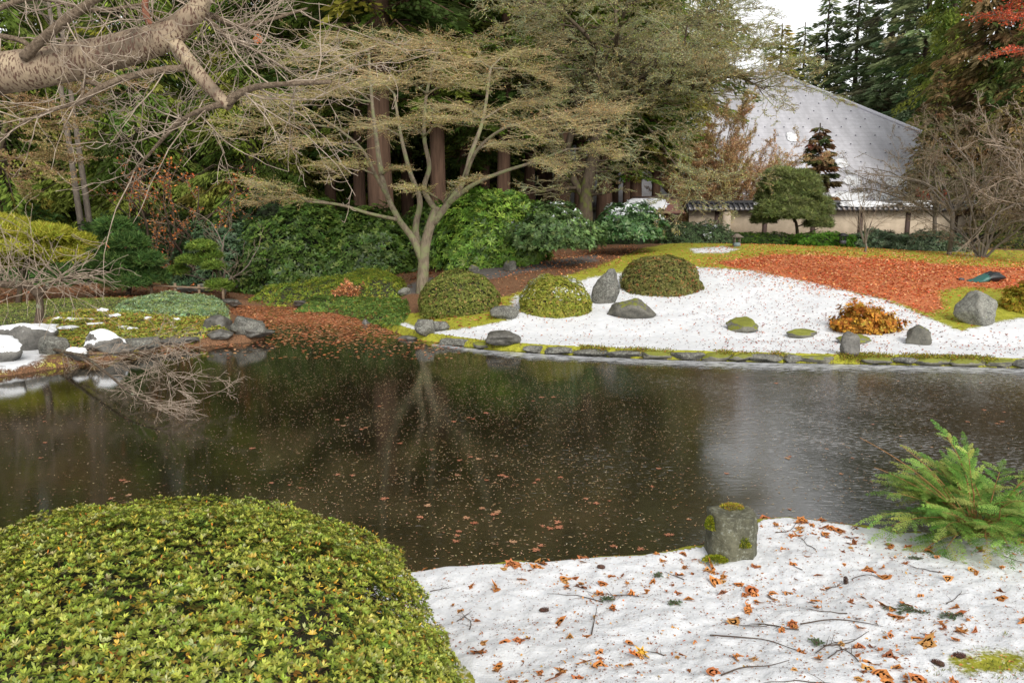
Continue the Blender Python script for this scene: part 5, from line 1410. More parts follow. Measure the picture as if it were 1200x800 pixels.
# ------------------------------------------------------------------ cherry tree whose big limb reaches in at the top left
RN.seed(111)
Yc = 4.3
cb = np.array([-4.9, 3.7, 0]); cb[2] = hz(cb[0], cb[1])
t_ = thing('cherry_tree', 'cherry tree with speckled banded bark, its thick limb reaching in at the top left', 'tree', cb)
def Q6(u, v, dy=0.0): return P(u, v, Yc + dy)
limbs = []
LM([cb + [0, 0, -.2], cb + [.1, 0, 1.0], cb + [.3, .1, 1.9], Q6(-200, 118, -.1), Q6(-80, 98), Q6(0, 86), Q6(65, 76), Q6(130, 62), Q6(185, 46), Q6(212, 30), Q6(238, 0), Q6(255, -60)], .24, .045)
limbs[0] = (limbs[0][0], np.interp(np.linspace(0, 11, len(limbs[0][0])), [0, 1, 2, 3, 4, 5, 6, 7, 8, 9, 10, 11], [.30, .24, .20, .16, .125, .108, .10, .09, .077, .066, .048, .042]))
LM([Q6(200, 44), Q6(218, 68, -.03), Q6(240, 95, -.08), Q6(255, 112, -.1), Q6(269, 124, -.12)], .042, .030)
LM([Q6(267, 122, -.12), Q6(280, 110, -.15), Q6(300, 102, -.2), Q6(330, 99, -.3), Q6(388, 96, -.4)], .024, .009)
LM([Q6(266, 121, -.12), Q6(240, 128, -.1), Q6(215, 140, 0), Q6(195, 158, .1), Q6(165, 192, .2), Q6(146, 210, .3)], .018, .005)
LM([Q6(216, 80, -.06), Q6(190, 82, -.1), Q6(160, 88, -.12), Q6(135, 95, -.14), Q6(112, 107, -.15), Q6(90, 123, -.15)], .018, .016)
LM([Q6(120, 102, -.15), Q6(100, 96, -.12), Q6(96, 118, -.15)], .014, .008)
LM([Q6(28, 68, -.1), Q6(48, 48, -.15), Q6(72, 28, -.2), Q6(110, 0, -.25), Q6(150, -30, -.3)], .027, .018)
LM([Q6(180, 36, 0), Q6(172, 20, 0), Q6(170, 4, .02), Q6(176, -20, .05)], .022, .014)
LM([Q6(-20, 40, .1), Q6(10, 44, .1), Q6(32, 52, .05), Q6(34, 70, 0)], .014, .014)
LM([Q6(212, 20, .05), Q6(245, 18, .1), Q6(275, 30, .2), Q6(310, 25, .3), Q6(360, 10, .5)], .022, .007)
LM([Q6(230, 8, 0), Q6(262, 40, .1), Q6(300, 60, .2), Q6(340, 85, .3)], .018, .006)
LM([Q6(90, 121, -.15), Q6(60, 130, -.1), Q6(30, 142, 0), Q6(0, 165, .1)], .010, .006)
LM([Q6(-80, 60, .3), Q6(-20, 20, .3), Q6(40, -2, .3), Q6(110, 12, .3), Q6(170, 5, .35)], .02, .008)
V, Fc = tube(*limbs[0], n=20, rough=.05, seed=3); part('trunk', V, Fc, BARK_CHERRY, t_, smooth=True)
V, Fc = merge([tube(q, r, 12, rough=.06, seed=k) for k, (q, r) in enumerate(limbs[1:2])]); part('limb', V, Fc, BARK_CHERRY, t_, smooth=True)
for k, (q, r) in enumerate(limbs[2:]):
    V, Fc = tube(q, r, 8, rough=.12, seed=20 + k); part('limb', V, Fc, BRANCH_CH if k != 5 else bark('reddish_shoot', (.14, .06, .04), (.34, .15, .09), 50, 1), t_, smooth=True)
S = []
oc = dict(seg=9, wig=.13, up=.0, curl=.22, kids=[0, 3.6, 3], spread=.75, ratio=.5, rmin=.0014)
def cpts(k, n, lo=.15):
    q, r = limbs[k]
    return [q[int(RN.uniform(lo, 1) * (len(q) - 1))] for _ in range(n)]
for k, n_, dx in ((2, 11, .4), (3, 13, -.3), (4, 5, -.5), (5, 3, -.5), (6, 8, .3), (8, 4, 0), (9, 14, .6), (10, 12, .6), (11, 6, -.5), (12, 12, .2), (7, 4, .2)):
    for p in cpts(k, n_):
        d = norm3((RN.gauss(dx, .7), RN.gauss(0, .5), RN.gauss(-.15, .5)))
        branch(S, tuple(p), d, RN.uniform(.35, .85), .0042, 2, oc)
for p in cpts(0, 9, .55):
    branch(S, tuple(p), norm3((RN.gauss(.1, .7), RN.gauss(0, .5), RN.uniform(.4, 1.2))), RN.uniform(.4, .8), .0045, 2, oc)
V, Fc = segs_mesh(S, 4); part('twigs', V, Fc, TWIG_PALE, t_)
q = Q6(302, 46, .3)
V, Fc, C = leaves(np.array([q + [0, 0, .03], q + [.006, 0, .03], q + [-.004, .003, .03]]), np.array([[0, 0, -1.], [.25, 0, -1], [-.2, .1, -1]]), np.array([[0, -1., 0], [.2, -1, 0], [-.3, -1, 0]]), .06, .035, np.array([[.65, .2, .07]] * 3), .3)
part('dry_leaf', V, Fc, DRY, t_, col=C)

# ------------------------------------------------------------------ big clipped azalea in the foreground
rng = np.random.default_rng(121)
ab = np.array([-1.69, 3.25, .30])
AR = (1.47, 1.43, .98)
t_ = thing('azalea_bush', 'big clipped green azalea dome filling the lower left foreground', 'shrub', ab)
def layer(n, shell, per, L, W, cols, wts, k=1.0, tilt=.62):
    p, nn = dome_pts(rng, n, AR, .055, 3.2, shell, 121, -.12, 2.05)
    gap_ = fbm(p * 3.0, 3, 55)
    keep = rng.random(len(p)) > np.clip((gap_ - .3) * 1.6, 0, .65) + np.clip(-.45 - fbm(p * 8, 2, 8), 0, .6) * 1.5
    p, nn = p[keep] * k, nn[keep]
    p = p + nn * (.045 * fbm(p * 8, 2, 8) - .015)[:, None]
    return rosettes(rng, p, nn, per, L, W, cols, wts, tilt, .5, .16, .22)
g1 = layer(27000, .05, 8, .0215, .0074, [(.33, .37, .05), (.23, .29, .04), (.42, .44, .08), (.52, .36, .06), (.42, .43, .17)], [5, 5, 3, .6, 1.3])
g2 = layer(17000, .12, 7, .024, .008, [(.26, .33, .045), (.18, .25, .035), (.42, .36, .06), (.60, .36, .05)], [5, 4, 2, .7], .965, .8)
g3 = layer(12000, .3, 6, .030, .011, [(.07, .12, .02), (.16, .14, .03), (.35, .18, .04)], [5, 2, 1], .92, .8)  # inner leaves coloured darker, painting shade into the gaps
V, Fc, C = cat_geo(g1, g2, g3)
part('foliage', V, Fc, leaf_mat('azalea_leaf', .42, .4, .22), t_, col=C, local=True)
p, nn = dome_pts(rng, 2200, AR, .055, 3.2, .05, 121, -.12, 2.05)
V, Fc, C = leaves(p * .985, nrm(nn + rdir(rng, len(p))), nn, .022, .008, palette(rng, len(p), [(.62, .34, .03), (.55, .2, .04), (.62, .45, .06)]), .2)
part('yellow_leaves', V, Fc, DRY, t_, col=C, local=True)
RN.seed(5); S = []
for k in range(240):
    a = RN.uniform(0, 6.28); e = RN.uniform(.05, 1.4)
    d = norm3((math.cos(a) * math.cos(e) * AR[0], math.sin(a) * math.cos(e) * AR[1], math.sin(e) * AR[2]))
    L_ = .93 / math.sqrt((d[0] / AR[0]) ** 2 + (d[1] / AR[1]) ** 2 + (d[2] / AR[2]) ** 2)
    branch(S, (d[0] * L_ * .35, d[1] * L_ * .35, d[2] * L_ * .3), d, L_ * .62, .008, 2, dict(seg=6, wig=.16, kids=[0, 4, 5], spread=.6, ratio=.4, rmin=.0018))
V, Fc = segs_mesh(S, 4); part('branches', V, Fc, bark('azalea_twig', (.05, .03, .02), (.20, .13, .08), 20, 1, None, .5, 0), t_, local=True)
V, Fc = core_geo(AR, .055, 3.2, 121, .78, 2.08); part('shade_core', V, Fc, CORE, t_, smooth=True, local=True)  # solid filler behind the leaves, dark colour standing in for inner shade
# stray red leaf on the dome
# ------------------------------------------------------------------ cypress seedling with lacy sprays on the right
rng = np.random.default_rng(131); RN.seed(131)
def frond_template(seed=1):
    r = random.Random(seed); P_, D_, L_ = [], [], []
    for i in range(12):
        P_.append((i / 12, 0, 0)); D_.append((1, 0, 0)); L_.append(.11)
    for i in range(9):
        x = .06 + .88 * i / 9
        for s in (-1, 1):
            x2 = x + r.uniform(-.03, .03); ln = (.36 * (1 - x2) ** .8 * min(1, .45 + x2 * 2)) * r.uniform(.65, 1.15)
            a0 = r.uniform(.55, .85) * s; m = max(2, int(ln / .07))
            for j in range(m):
                f = j / m; px_, py_ = x2 + ln * f * math.cos(a0), ln * f * math.sin(a0)
                P_.append((px_, py_, -.1 * f * ln)); D_.append((math.cos(a0), math.sin(a0), -.1)); L_.append(.09)
                if j and j < m - 1 or m < 4:
                    a1 = a0 + .6 * r.choice((-1, 1)); P_.append((px_, py_, -.1 * f * ln)); D_.append((math.cos(a1), math.sin(a1), -.05)); L_.append(.10 * (1.2 - f))
    return np.array(P_), np.array(D_), np.array(L_)
FT = frond_template()
def fronds(pos, ax, nn, ln, cols):
    n = len(pos); m = len(FT[0])
    ax = nrm(ax); sd_ = nrm(np.cross(nn, ax)); nn = np.cross(ax, sd_)
    Rm = np.stack([ax, sd_, nn], 1)
    Pp = np.einsum('mk,nkj->nmj', FT[0], Rm) * ln[:, None, None] + pos[:, None]
    Pp[..., 2] -= .24 * (FT[0][:, 0] ** 2)[None] * ln[:, None] - .05 * ln[:, None] * np.abs(FT[0][:, 1])[None]
    Dd = np.einsum('mk,nkj->nmj', FT[1], Rm)
    Nn = np.repeat(nn[:, None], m, 1)
    C = np.repeat(palette(rng, n, cols, None, .15)[:, None], m, 1) * (1 + .12 * rng.standard_normal((n, m, 1)))
    LL = (FT[2][None] * ln[:, None]).ravel()
    return leaves(Pp.reshape(-1, 3), Dd.reshape(-1, 3), Nn.reshape(-1, 3), LL, LL * .18 + .0022, np.clip(C.reshape(-1, 3), .002, 1), .1)
cbx = GT(1158, 640)
cbx[1] += .15
t_ = thing('cypress_shrub', 'feathery bright green cypress shrub at the pond edge on the right', 'shrub', cbx)
S = []; fp, fa, fn, fl = [], [], [], []
def cstem(p0, d, L, r, n, up=-.10):
    q = np.array(p0, float); d = np.array(norm3(d))
    for i in range(n):
        d = nrm(d + np.array([RN.gauss(0, .06), RN.gauss(0, .06), RN.gauss(0, .05) + up * (i / n)]))
        q2 = q + d * L / n
        S.append((*q, *q2, r * (1 - .8 * i / n), r * (1 - .8 * (i + 1) / n)))
        if i > n * .22:
            side = nrm(np.cross(d, [0, 0, 1.]))
            for s in (-1, 1):
                if RN.random() < .85:
                    fp.append(q2); fa.append(d * .75 + side * s * .8 + np.array([0, 0, RN.gauss(.05, .15)])); fn.append(np.array([RN.gauss(0, .3), RN.gauss(-.25, .3), 1])); fl.append(RN.uniform(.16, .30) * (1.1 - .4 * i / n))
        q = q2
    fp.append(q); fa.append(d); fn.append(np.array([0, -.3, 1])); fl.append(.22)
for k in range(50):
    a = RN.uniform(0, 2 * math.pi); el = RN.uniform(.2, .85)
    cstem(cbx + [RN.gauss(0, .05), RN.gauss(0, .04), .05], (math.cos(a) * math.cos(el), math.sin(a) * math.cos(el) * .7, math.sin(el) + .12), RN.uniform(.45, .78), .009, 12)
for (dx, dy, dz_, L_) in [(-.9, -.1, .32, .80), (-.8, -.2, .5, .78), (-.6, .1, .7, .72), (-.3, 0, .8, .68), (-.14, .1, .9, .80), (-.9, -.3, .2, .72), (.3, -.2, .7, .8), (.7, -.1, .6, 1.0), (.8, -.3, .4, .9), (-.5, -.4, .4, .62), (0, -.5, .5, .55), (.4, -.5, .3, .7), (-.3, -.45, .55, .62), (.2, -.4, .6, .65)]:
    cstem(cbx + [0, 0, .05], (dx, dy, dz_), L_, .011, 14, -.12)
V, Fc, C = fronds(np.array(fp), np.array(fa), np.array(fn), np.array(fl), [(.20, .36, .07), (.12, .25, .05), (.32, .49, .11), (.40, .46, .12)])
part('sprays', V, Fc, MATTE, t_, col=C)
for (dx, dz_, L_) in [(-.8, 1.0, 1.2), (-.5, .95, .9), (-.78, .75, .95)]:
    q = cbx + [-.05, 0, .1]; d = np.array(norm3((dx, .05, dz_)))
    for i in range(14):
        d = nrm(d + [-.03, 0, -.015]); q2 = q + d * L_ / 14; S.append((*q, *q2, .006 - i * .0003, .006 - (i + 1) * .0003)); q = q2
V, Fc = segs_mesh(S, 5); part('stems', V, Fc, bark('orange_brown_stem', (.22, .10, .04), (.40, .22, .09), 30, 1, None, .5, 0), t_)

# ------------------------------------------------------------------ fallen leaves, cones and twigs on the near snow
def leaf_outline(seed, lobes=5, deep=.5):
    r = random.Random(seed); pts = []
    n = lobes * 2 + 2
    for i in range(n):
        a = -math.pi * .82 + 2 * math.pi * .82 * i / (n - 1)
        rad = (1.0 if i % 2 else deep) * r.uniform(.8, 1.1) * (1.0 - .25 * abs(a) / math.pi)
        pts.append((math.sin(a) * rad * .5, math.cos(a) * rad * .5))
    pts.append((r.uniform(-.03, .03), -.55)); return pts
def leaf_mesh(seed, mat, curl=.25, deep=.5, lobes=5):
    o = leaf_outline(seed, lobes, deep); r = random.Random(seed + 9); n = len(o)
    V = [(0, 0, 0)] + [(x * .55, y * .55, 0) for x, y in o] + [(x, y, 0) for x, y in o]
    V = np.array(V); ph = r.uniform(0, 6.28)
    rr = np.hypot(V[:, 0], V[:, 1]); an = np.arctan2(V[:, 1], V[:, 0])
    V[:, 2] = curl * rr * (.4 + .6 * np.sin(an * 2 + ph)) + .12 * curl * np.sin(an * 7 + ph) * rr * 2 + .03
    Fq = [(1 + i, 1 + (i + 1) % n, 1 + n + (i + 1) % n, 1 + n + i) for i in range(n)]
    Ft = [(0, 1 + (i + 1) % n, 1 + i) for i in range(n)]
    Fq = [(a, d, c, b) for a, b, c, d in Fq]
    return mesh('fallen_leaf', V, [np.array(Fq), np.array(Ft)], mat)
def leafcol(name, stops):
    m, t, b = M(name); oi = N(t, 'ObjectInfo'); geo = N(t, 'NewGeometry')
    c = ramp(t, oi.outputs['Random'], stops).outputs[0]
    n1 = N(t, 'TexNoise', Scale=60.0, Detail=3.0); lk(t, geo.outputs['Position'], n1.inputs['Vector'])
    c = mixc(t, ramp(t, n1.outputs[0], [(.45, (0, 0, 0)), (.7, (.6, .6, .6))]).outputs[0], c, (.16, .06, .03))
    lk(t, c, b.inputs['Base Color']); b.inputs['Roughness'].default_value = .6; b.inputs['Specular IOR Level'].default_value = .3
    return m
LC = leafcol('fallen_leaf', [(0, (.26, .09, .04)), (.25, (.56, .20, .05)), (.5, (.60, .24, .06)), (.75, (.45, .14, .05)), (1, (.62, .34, .10))])
LW = leafcol('wet_floating_leaf', [(0, (.45, .16, .08)), (.4, (.58, .25, .14)), (.7, (.50, .20, .10)), (1, (.60, .36, .20))])
VAR = [leaf_mesh(k, LC, RN.uniform(.08, .45), RN.uniform(.35, .95), RN.choice([1, 3, 3, 5, 5])) for k in range(20)]
VARW = [leaf_mesh(40 + k, LW, .03, RN.uniform(.35, .7)) for k in range(8)]
def slope_rot(x, y):
    e = .05; zx = (hz(x + e, y) - hz(x - e, y)) / (2 * e); zy = (hz(x, y + e) - hz(x, y - e)) / (2 * e)
    return math.atan(zy), -math.atan(zx)
GV = np.array([0.0])
def gz(x, y):
    """height of the rough snow surface as built"""
    x_, y_ = np.array([x]), np.array([y])
    z = hgt(x_, y_); sd = sdist(x_, y_)
    z = z + (.022 * fbm(xyz(x_, y_, 2.2), 4, 11) + .008 * fbm(xyz(x_, y_, 14), 2, 15)) * ss(sd / .3)
    return float(z[0])
rng = np.random.default_rng(141)
def near_pts(n, seed, clump=True):
    r = np.random.default_rng(seed); out = []
    while len(out) < n:
        x = r.uniform(-1.2, 5.4, 4000); y = r.uniform(3.1, 6.9, 4000)
        sd = sdist(x, y); u, v, d = proj(x, y, .2)
        ok = (sd > .05) & (u < 1230) & (u > 470) & (v < 830)
        ok &= ((x + 1.75) / 1.75) ** 2 + ((y - 3.25) / 1.5) ** 2 > 1
        ok &= np.hypot(x - pb[0], y - pb[1]) > .25
        if clump: ok &= r.random(4000) < .25 + .75 * ss(fbm(xyz(x, y, 1.6), 2, 31) * 1.5 + .3)
        out += list(zip(x[ok], y[ok]))
    return out[:n]
i_ = 0
for (x, y) in near_pts(285, 5):
    o = bpy.data.objects.new('fallen_leaf', VAR[int(rng.integers(20))]); COL.objects.link(o)
    s = float(np.clip(.085 * math.exp(rng.normal(0, .33)), .03, .13)); o.scale = (s, s * float(rng.uniform(.5, 1.15)), s)
    rx, ry = slope_rot(x, y)
    o.location = (x, y, gz(x, y) + float(rng.uniform(-.006, .006))); o.rotation_euler = (rx + float(rng.normal(0, .3)), ry + float(rng.normal(0, .3)), float(rng.uniform(0, 6.28)))
    o['label'] = 'curled orange brown leaf lying on the near snow'; o['category'] = 'leaf'; o['group'] = 'orange brown leaves on the near snow'
def special_leaf(u, v, size, c, label, seed, rz=0.5):
    q = GT(u, v); m, t, b = M('single_leaf'); b.inputs['Base Color'].default_value = (*c, 1); b.inputs['Roughness'].default_value = .55
    o = bpy.data.objects.new('fallen_leaf', leaf_mesh(seed, m, .3, .4)); COL.objects.link(o); o.scale = (size,) * 3
    o.location = (q[0], q[1], gz(q[0], q[1]) + .015); o.rotation_euler = (.25, .1, rz); o['label'] = label; o['category'] = 'leaf'
special_leaf(752, 768, .12, (.68, .36, .03), 'bright yellow maple leaf near the bottom centre of the snow', 61)
special_leaf(741, 774, .10, (.66, .20, .03), 'bright orange star shaped leaf left of the yellow leaf on the snow', 62, 2.0) if False else None
special_leaf(883, 573 + 201, .10, (.60, .30, .10), 'large pale tan leaf low on the snow right of the yellow one', 63, 2.6)
special_leaf(742, 772 - 0, .10, (.66, .18, .03), 'vivid orange star shaped leaf beside the yellow leaf', 64, 1.3)
# tiny brown scales and needles all over the near snow
pts = np.array(near_pts(5200, 7, False)); n = len(pts)
sdv = sdist(pts[:, 0], pts[:, 1])
z = hgt(pts[:, 0], pts[:, 1]) + (.022 * fbm(xyz(pts[:, 0], pts[:, 1], 2.2), 4, 11) + .008 * fbm(xyz(pts[:, 0], pts[:, 1], 14), 2, 15)) * ss(sdv / .3)
V, Fc, C = leaves(np.column_stack([pts, z + .003]), rdir(rng, n) * [1, 1, .15], rdir(rng, n) * .3 + [0, 0, 1], rng.uniform(.005, .016, n), .006, palette(rng, n, [(.20, .07, .04), (.12, .05, .03), (.35, .13, .05)]))
pt2 = np.array(near_pts(1100, 77, True)); n2 = len(pt2); z2 = np.array([gz(a_, b_) for a_, b_ in pt2])
V2, F2, C2 = leaves(np.column_stack([pt2, z2 + .004]), rdir(rng, n2) * [1, 1, .3], rdir(rng, n2) * .6 + [0, 0, 1], rng.uniform(.012, .03, n2), .014, palette(rng, n2, [(.50, .2, .06), (.35, .12, .05), (.55, .3, .1)]), .4)
V, Fc, C = cat_geo((V, Fc, C), (V2, F2, C2))
solo('leaf_scales', V, Fc, DRY, None, None, kind='stuff', col=C)
# thin fallen twigs
tg = near_pts(26, 19, False)
TW = plain('fallen_twig_bark', (.07, .045, .03), .8, .4, 30)
for k, (x, y) in enumerate(tg):
    a = rng.uniform(0, 3.14); L_ = rng.uniform(.12, .42); q = []; aa = a
    px_, py_ = x, y
    for j in range(7):
        q.append((px_, py_, gz(px_, py_) + .006)); aa += rng.normal(0, .16); px_ += math.cos(aa) * L_ / 6; py_ += math.sin(aa) * L_ / 6
    g = [tube(q, np.linspace(.0035, .0012, 7), 5)]
    for _ in range(2):
        j = int(rng.integers(1, 5)); b_ = aa + rng.choice([-.8, .8]); p0 = np.array(q[j]); p1 = p0 + [math.cos(b_) * L_ * .25, math.sin(b_) * L_ * .25, .01]
        g.append(tube([p0, (p0 + p1) / 2 + [0, 0, .004], p1], [.002, .0015, .001], 4))
    V, Fc = merge(g)
    solo('fallen_twig', V, Fc, TW, 'thin dark crooked twig lying on the near snow', 'twig', (x, y, gz(x, y)), 'thin twigs on the near snow')
def long_twig(pts, label, r=.0045):
    q = [GT(u, v) for u, v in pts]; q = [np.array([p[0], p[1], gz(p[0], p[1]) + .01]) for p in q]
    q = spline(q, 5); V, Fc = tube(q, np.linspace(r, .0015, len(q)), 6, rough=.1); solo('fallen_twig', V, Fc, TW, label, 'twig', q[0])
long_twig([(832, 744), (868, 748), (900, 750), (930, 758), (945, 762)], 'long dark twig running across the middle of the near snow')
long_twig([(938, 732), (975, 728), (1010, 733), (1035, 736)], 'long dark twig to the right in the near snow, below the cypress')
long_twig([(965, 756), (995, 750), (1018, 740)], 'curved twig rising to the right below the long one')
long_twig([(845, 798), (870, 785), (900, 784), (925, 774)], 'forked looking twig at the very bottom of the snow')
long_twig([(693, 750), (696, 730), (700, 712)], 'straight dark twig pointing away from the viewer')
# fir sprigs
def sprig(u, v, L_, a, label, seed):
    rng = np.random.default_rng(seed); q = GT(u, v); x, y = q[0], q[1]; st = []; P_, D_ = [], []
    t = thing('fir_sprig', label, 'sprig', (x, y, gz(x, y)))
    for (a2, l2, o2) in [(a, L_, 0), (a + .7, L_ * .45, .35), (a - .7, L_ * .45, .3)]:
        c = np.array([math.cos(a2), math.sin(a2), 0]); p0 = np.array([x, y, gz(x, y) + .012]) + np.array([math.cos(a), math.sin(a), 0]) * L_ * o2
        p1 = p0 + c * l2; p1[2] = gz(p1[0], p1[1]) + .012
        st.append(tube([p0, (p0 + p1) / 2 + [0, 0, .006], p1], [.003, .002, .0012], 5))
        n = int(l2 * 900); f = rng.random((n, 1)); P_.append(p0 + (p1 - p0) * f); s = np.where(rng.random((n, 1)) < .5, 1, -1)
        D_.append(c * .6 + np.array([-c[1], c[0], 0]) * s + np.column_stack([np.zeros(n), np.zeros(n), rng.normal(.1, .35, n)]))
    V, Fc = merge(st); part('stem', V, Fc, TW, t)
    P_ = np.concatenate(P_); D_ = np.concatenate(D_); n = len(P_)
    V, Fc, C = leaves(P_, D_, rdir(rng, n) + [0, 0, 1], .022, .004, palette(rng, n, [(.10, .16, .06), (.07, .12, .05), (.16, .20, .10)])); part('needles', V, Fc, MATTE, t, col=C)
sprig(1090, 722, .26, 2.7, 'largest green fir sprig on the snow below the cypress shrub', 1)
sprig(1128, 722, .16, 3.3, 'green fir sprig beside the largest one', 2)
sprig(957, 756, .12, 1.2, 'small fir sprig near the long dark twig', 3)
sprig(782, 712, .12, .6, 'small fir sprig at the upper middle of the near snow', 4)
sprig(720, 708, .12, 2.2, 'small fir sprig left of the other one in the middle of the snow', 5)
sprig(1082, 658, .11, 3.1, 'little green sprig left of the cypress foot', 6)
sprig(768, 680, .09, 1.0, 'tiny sprig between the stone post and the azalea', 7)
# cones
def cone(u, v, rz, up, label, seed):
    rng = np.random.default_rng(seed); q = GT(u, v); n = 90
    i = np.arange(n); tt = (i + .5) / n; an = i * 2.4; r_ = .013 * np.sin(np.pi * np.clip(tt * .9 + .08, 0, 1)) ** .7
    p = np.stack([tt * .06 - .03, r_ * np.cos(an), r_ * np.sin(an)], 1); D = np.stack([np.full(n, .8), np.cos(an) * .8, np.sin(an) * .8], 1)
    V, Fc, C = leaves(p * [1, .8, .8], D, np.stack([np.full(n, -.6), np.cos(an), np.sin(an)], 1), .012, .010, palette(rng, n, [(.10, .05, .035), (.15, .08, .06)]))
    V2, F2 = tube([(-.03, 0, 0), (-.01, 0, 0), (.01, 0, 0), (.028, 0, 0)], [.004, .011, .010, .003], 8)
    V3, F3 = merge([(V, Fc), (V2, F2)]); C = np.concatenate([C, np.full((len(V2), 3), .05)])
    o = solo('fir_cone', V3, F3, DRY, label, 'cone', (q[0], q[1], gz(q[0], q[1]) + .014), local=True, col=C); o.rotation_euler = (0, up, rz)
cone(1100, 777, 2.4, 0, 'dark fir cone low on the right beside the mossy patch', 1)
cone(1125, 769, 2.8, .1, 'greyish fir cone just right of the darker one', 2)
cone(637, 715, .2, 0, 'dark fir cone left of the middle of the near snow', 3)
cone(991, 684, 1.6, -1.2, 'small brown cone standing upright in the middle of the snow', 4)
cone(705, 666, 2.5, .2, 'small dark cone near the water edge left of the stone post', 5)
cone(866, 656, .1, 0, 'slim red brown cone just in front of the stone post', 6)
# moss tufts showing through at the lower right
rng = np.random.default_rng(151)
n = 7000; x = rng.uniform(1.2, 4.2, n); y = rng.uniform(3.1, 4.6, n); u, v, d = proj(x, y, .3)
z = hgt(x, y) + .022 * fbm(xyz(x, y, 2.2), 4, 11) + .008 * fbm(xyz(x, y, 14), 2, 15)
k = np.exp(-((u - 1160) / 95) ** 2 - ((v - 775) / 28) ** 2)
m = (k + .5 * fbm(xyz(x, y, 7), 2, 4) > .62)
V, Fc, C = leaves(np.stack([x, y, z - .004], 1)[m], (rdir(rng, n) * .7 + [0, 0, 1])[m], rdir(rng, n)[m], .028, .004, palette(rng, m.sum(), [(.20, .24, .04), (.14, .18, .03), (.35, .33, .08)]))
solo('grass_tufts', V, Fc, MATTE, None, None, kind='stuff', col=C)

# ------------------------------------------------------------------ leaves and litter of the far side
def scatter(name, n, zone, seed, L, W, cols, zfun=None, box_=(-14, 26, 13, 34), flat=.25, lift=.012):
    rng = np.random.default_rng(seed)
    x = rng.uniform(box_[0], box_[1], n * 5); y = rng.uniform(box_[2], box_[3], n * 5); z = hgt(x, y)
    u, v, d = proj(x, y, z); w_ = zone(u, v, x, y)
    m = (rng.random(len(x)) < w_) & (sdist(x, y) > .05)
    x, y, z = x[m][:n], y[m][:n], z[m][:n]; n = len(x)
    V, Fc, C = leaves(np.stack([x, y, z + lift], 1), rdir(rng, n) * [1, 1, flat], rdir(rng, n) * .6 + [0, 0, 1], L * rng.uniform(.6, 1.2, n), W, palette(rng, n, cols), .25)
    return solo(name, V, Fc, DRY, None, None, kind='stuff', col=C)
REDS = [(.72, .19, .07), (.66, .16, .06), (.74, .30, .13), (.42, .09, .05), (.74, .40, .20), (.60, .26, .08)]
def zred(u, v, x, y): return np.clip(soft(u, v, Z_RED, 10), 0, 1) * (.45 + .55 * ss(fbm(xyz(x, y, 1.1), 3, 61) + .55))
def zthin(u, v, x, y): return np.clip(soft(u, v, [(760, 300), (850, 292), (1000, 293), (1300, 308), (1300, 345), (1120, 345), (1100, 372), (860, 325), (800, 312)], 14), 0, 1) * .5 * (.3 + ss(fbm(xyz(x, y, 1.3), 3, 67) + .4))
def zfringe(u, v, x, y): return np.clip(1 - sdist(u / 3, v, np.array(Z_RED) / [3, 1]) / 30, 0, 1) ** 2.4 * .6
scatter('red_leaf_litter', 26000, zred, 1, .085, .06, REDS)
scatter('red_leaf_thinning', 7000, zthin, 12, .08, .05, REDS)
scatter('red_leaf_fringe', 20000, zfringe, 2, .07, .045, REDS)
scatter('red_leaf_sprinkle', 4200, lambda u, v, x, y: np.clip(soft(u, v, [(860, 318), (1120, 385), (1200, 385), (1200, 425), (850, 420), (760, 330)], 10), 0, 1), 22, .05, .035, [(.34, .08, .05), (.50, .13, .07), (.20, .07, .05)])
scatter('snow_litter', 3400, lambda u, v, x, y: np.clip(soft(u, v, Z_SNOW, 6), 0, 1), 3, .038, .03, [(.06, .04, .03), (.10, .06, .04), (.2, .08, .04)])
Z_BROWN = [(520, 345), (540, 332), (600, 318), (640, 300), (740, 290), (770, 298), (700, 318), (650, 330), (600, 345), (600, 372), (540, 385), (500, 385), (500, 365)]
scatter('brown_litter', 12000, lambda u, v, x, y: np.clip(soft(u, v, Z_BROWN, 8), 0, 1), 4, .08, .05, [(.48, .17, .07), (.34, .12, .06), (.58, .25, .10), (.62, .34, .16)])
scatter('moss_litter', 3000, lambda u, v, x, y: np.clip(soft(u, v, Z_MOSS, 8), 0, 1) * .6, 5, .06, .035, [(.5, .2, .07), (.42, .14, .06)])
scatter('mound_litter', 5000, lambda u, v, x, y: np.exp(-((np.hypot((u - 770) / 58, (v - 343) / 10) - .9) / .2) ** 2) + np.exp(-((np.hypot((u - 652) / 50, (v - 368) / 9) - .9) / .2) ** 2) + np.exp(-((np.hypot((u - 540) / 54, (v - 368) / 9) - .9) / .2) ** 2), 6, .06, .045, [(.38, .10, .06), (.3, .09, .05), (.45, .18, .08)])
scatter('wood_floor_litter', 9000, lambda u, v, x, y: ((u < 520) & (y > 22.5)) * .8, 7, .12, .08, [(.30, .12, .05), (.2, .08, .04), (.12, .07, .03)], box_=(-24, 2, 22, 36))

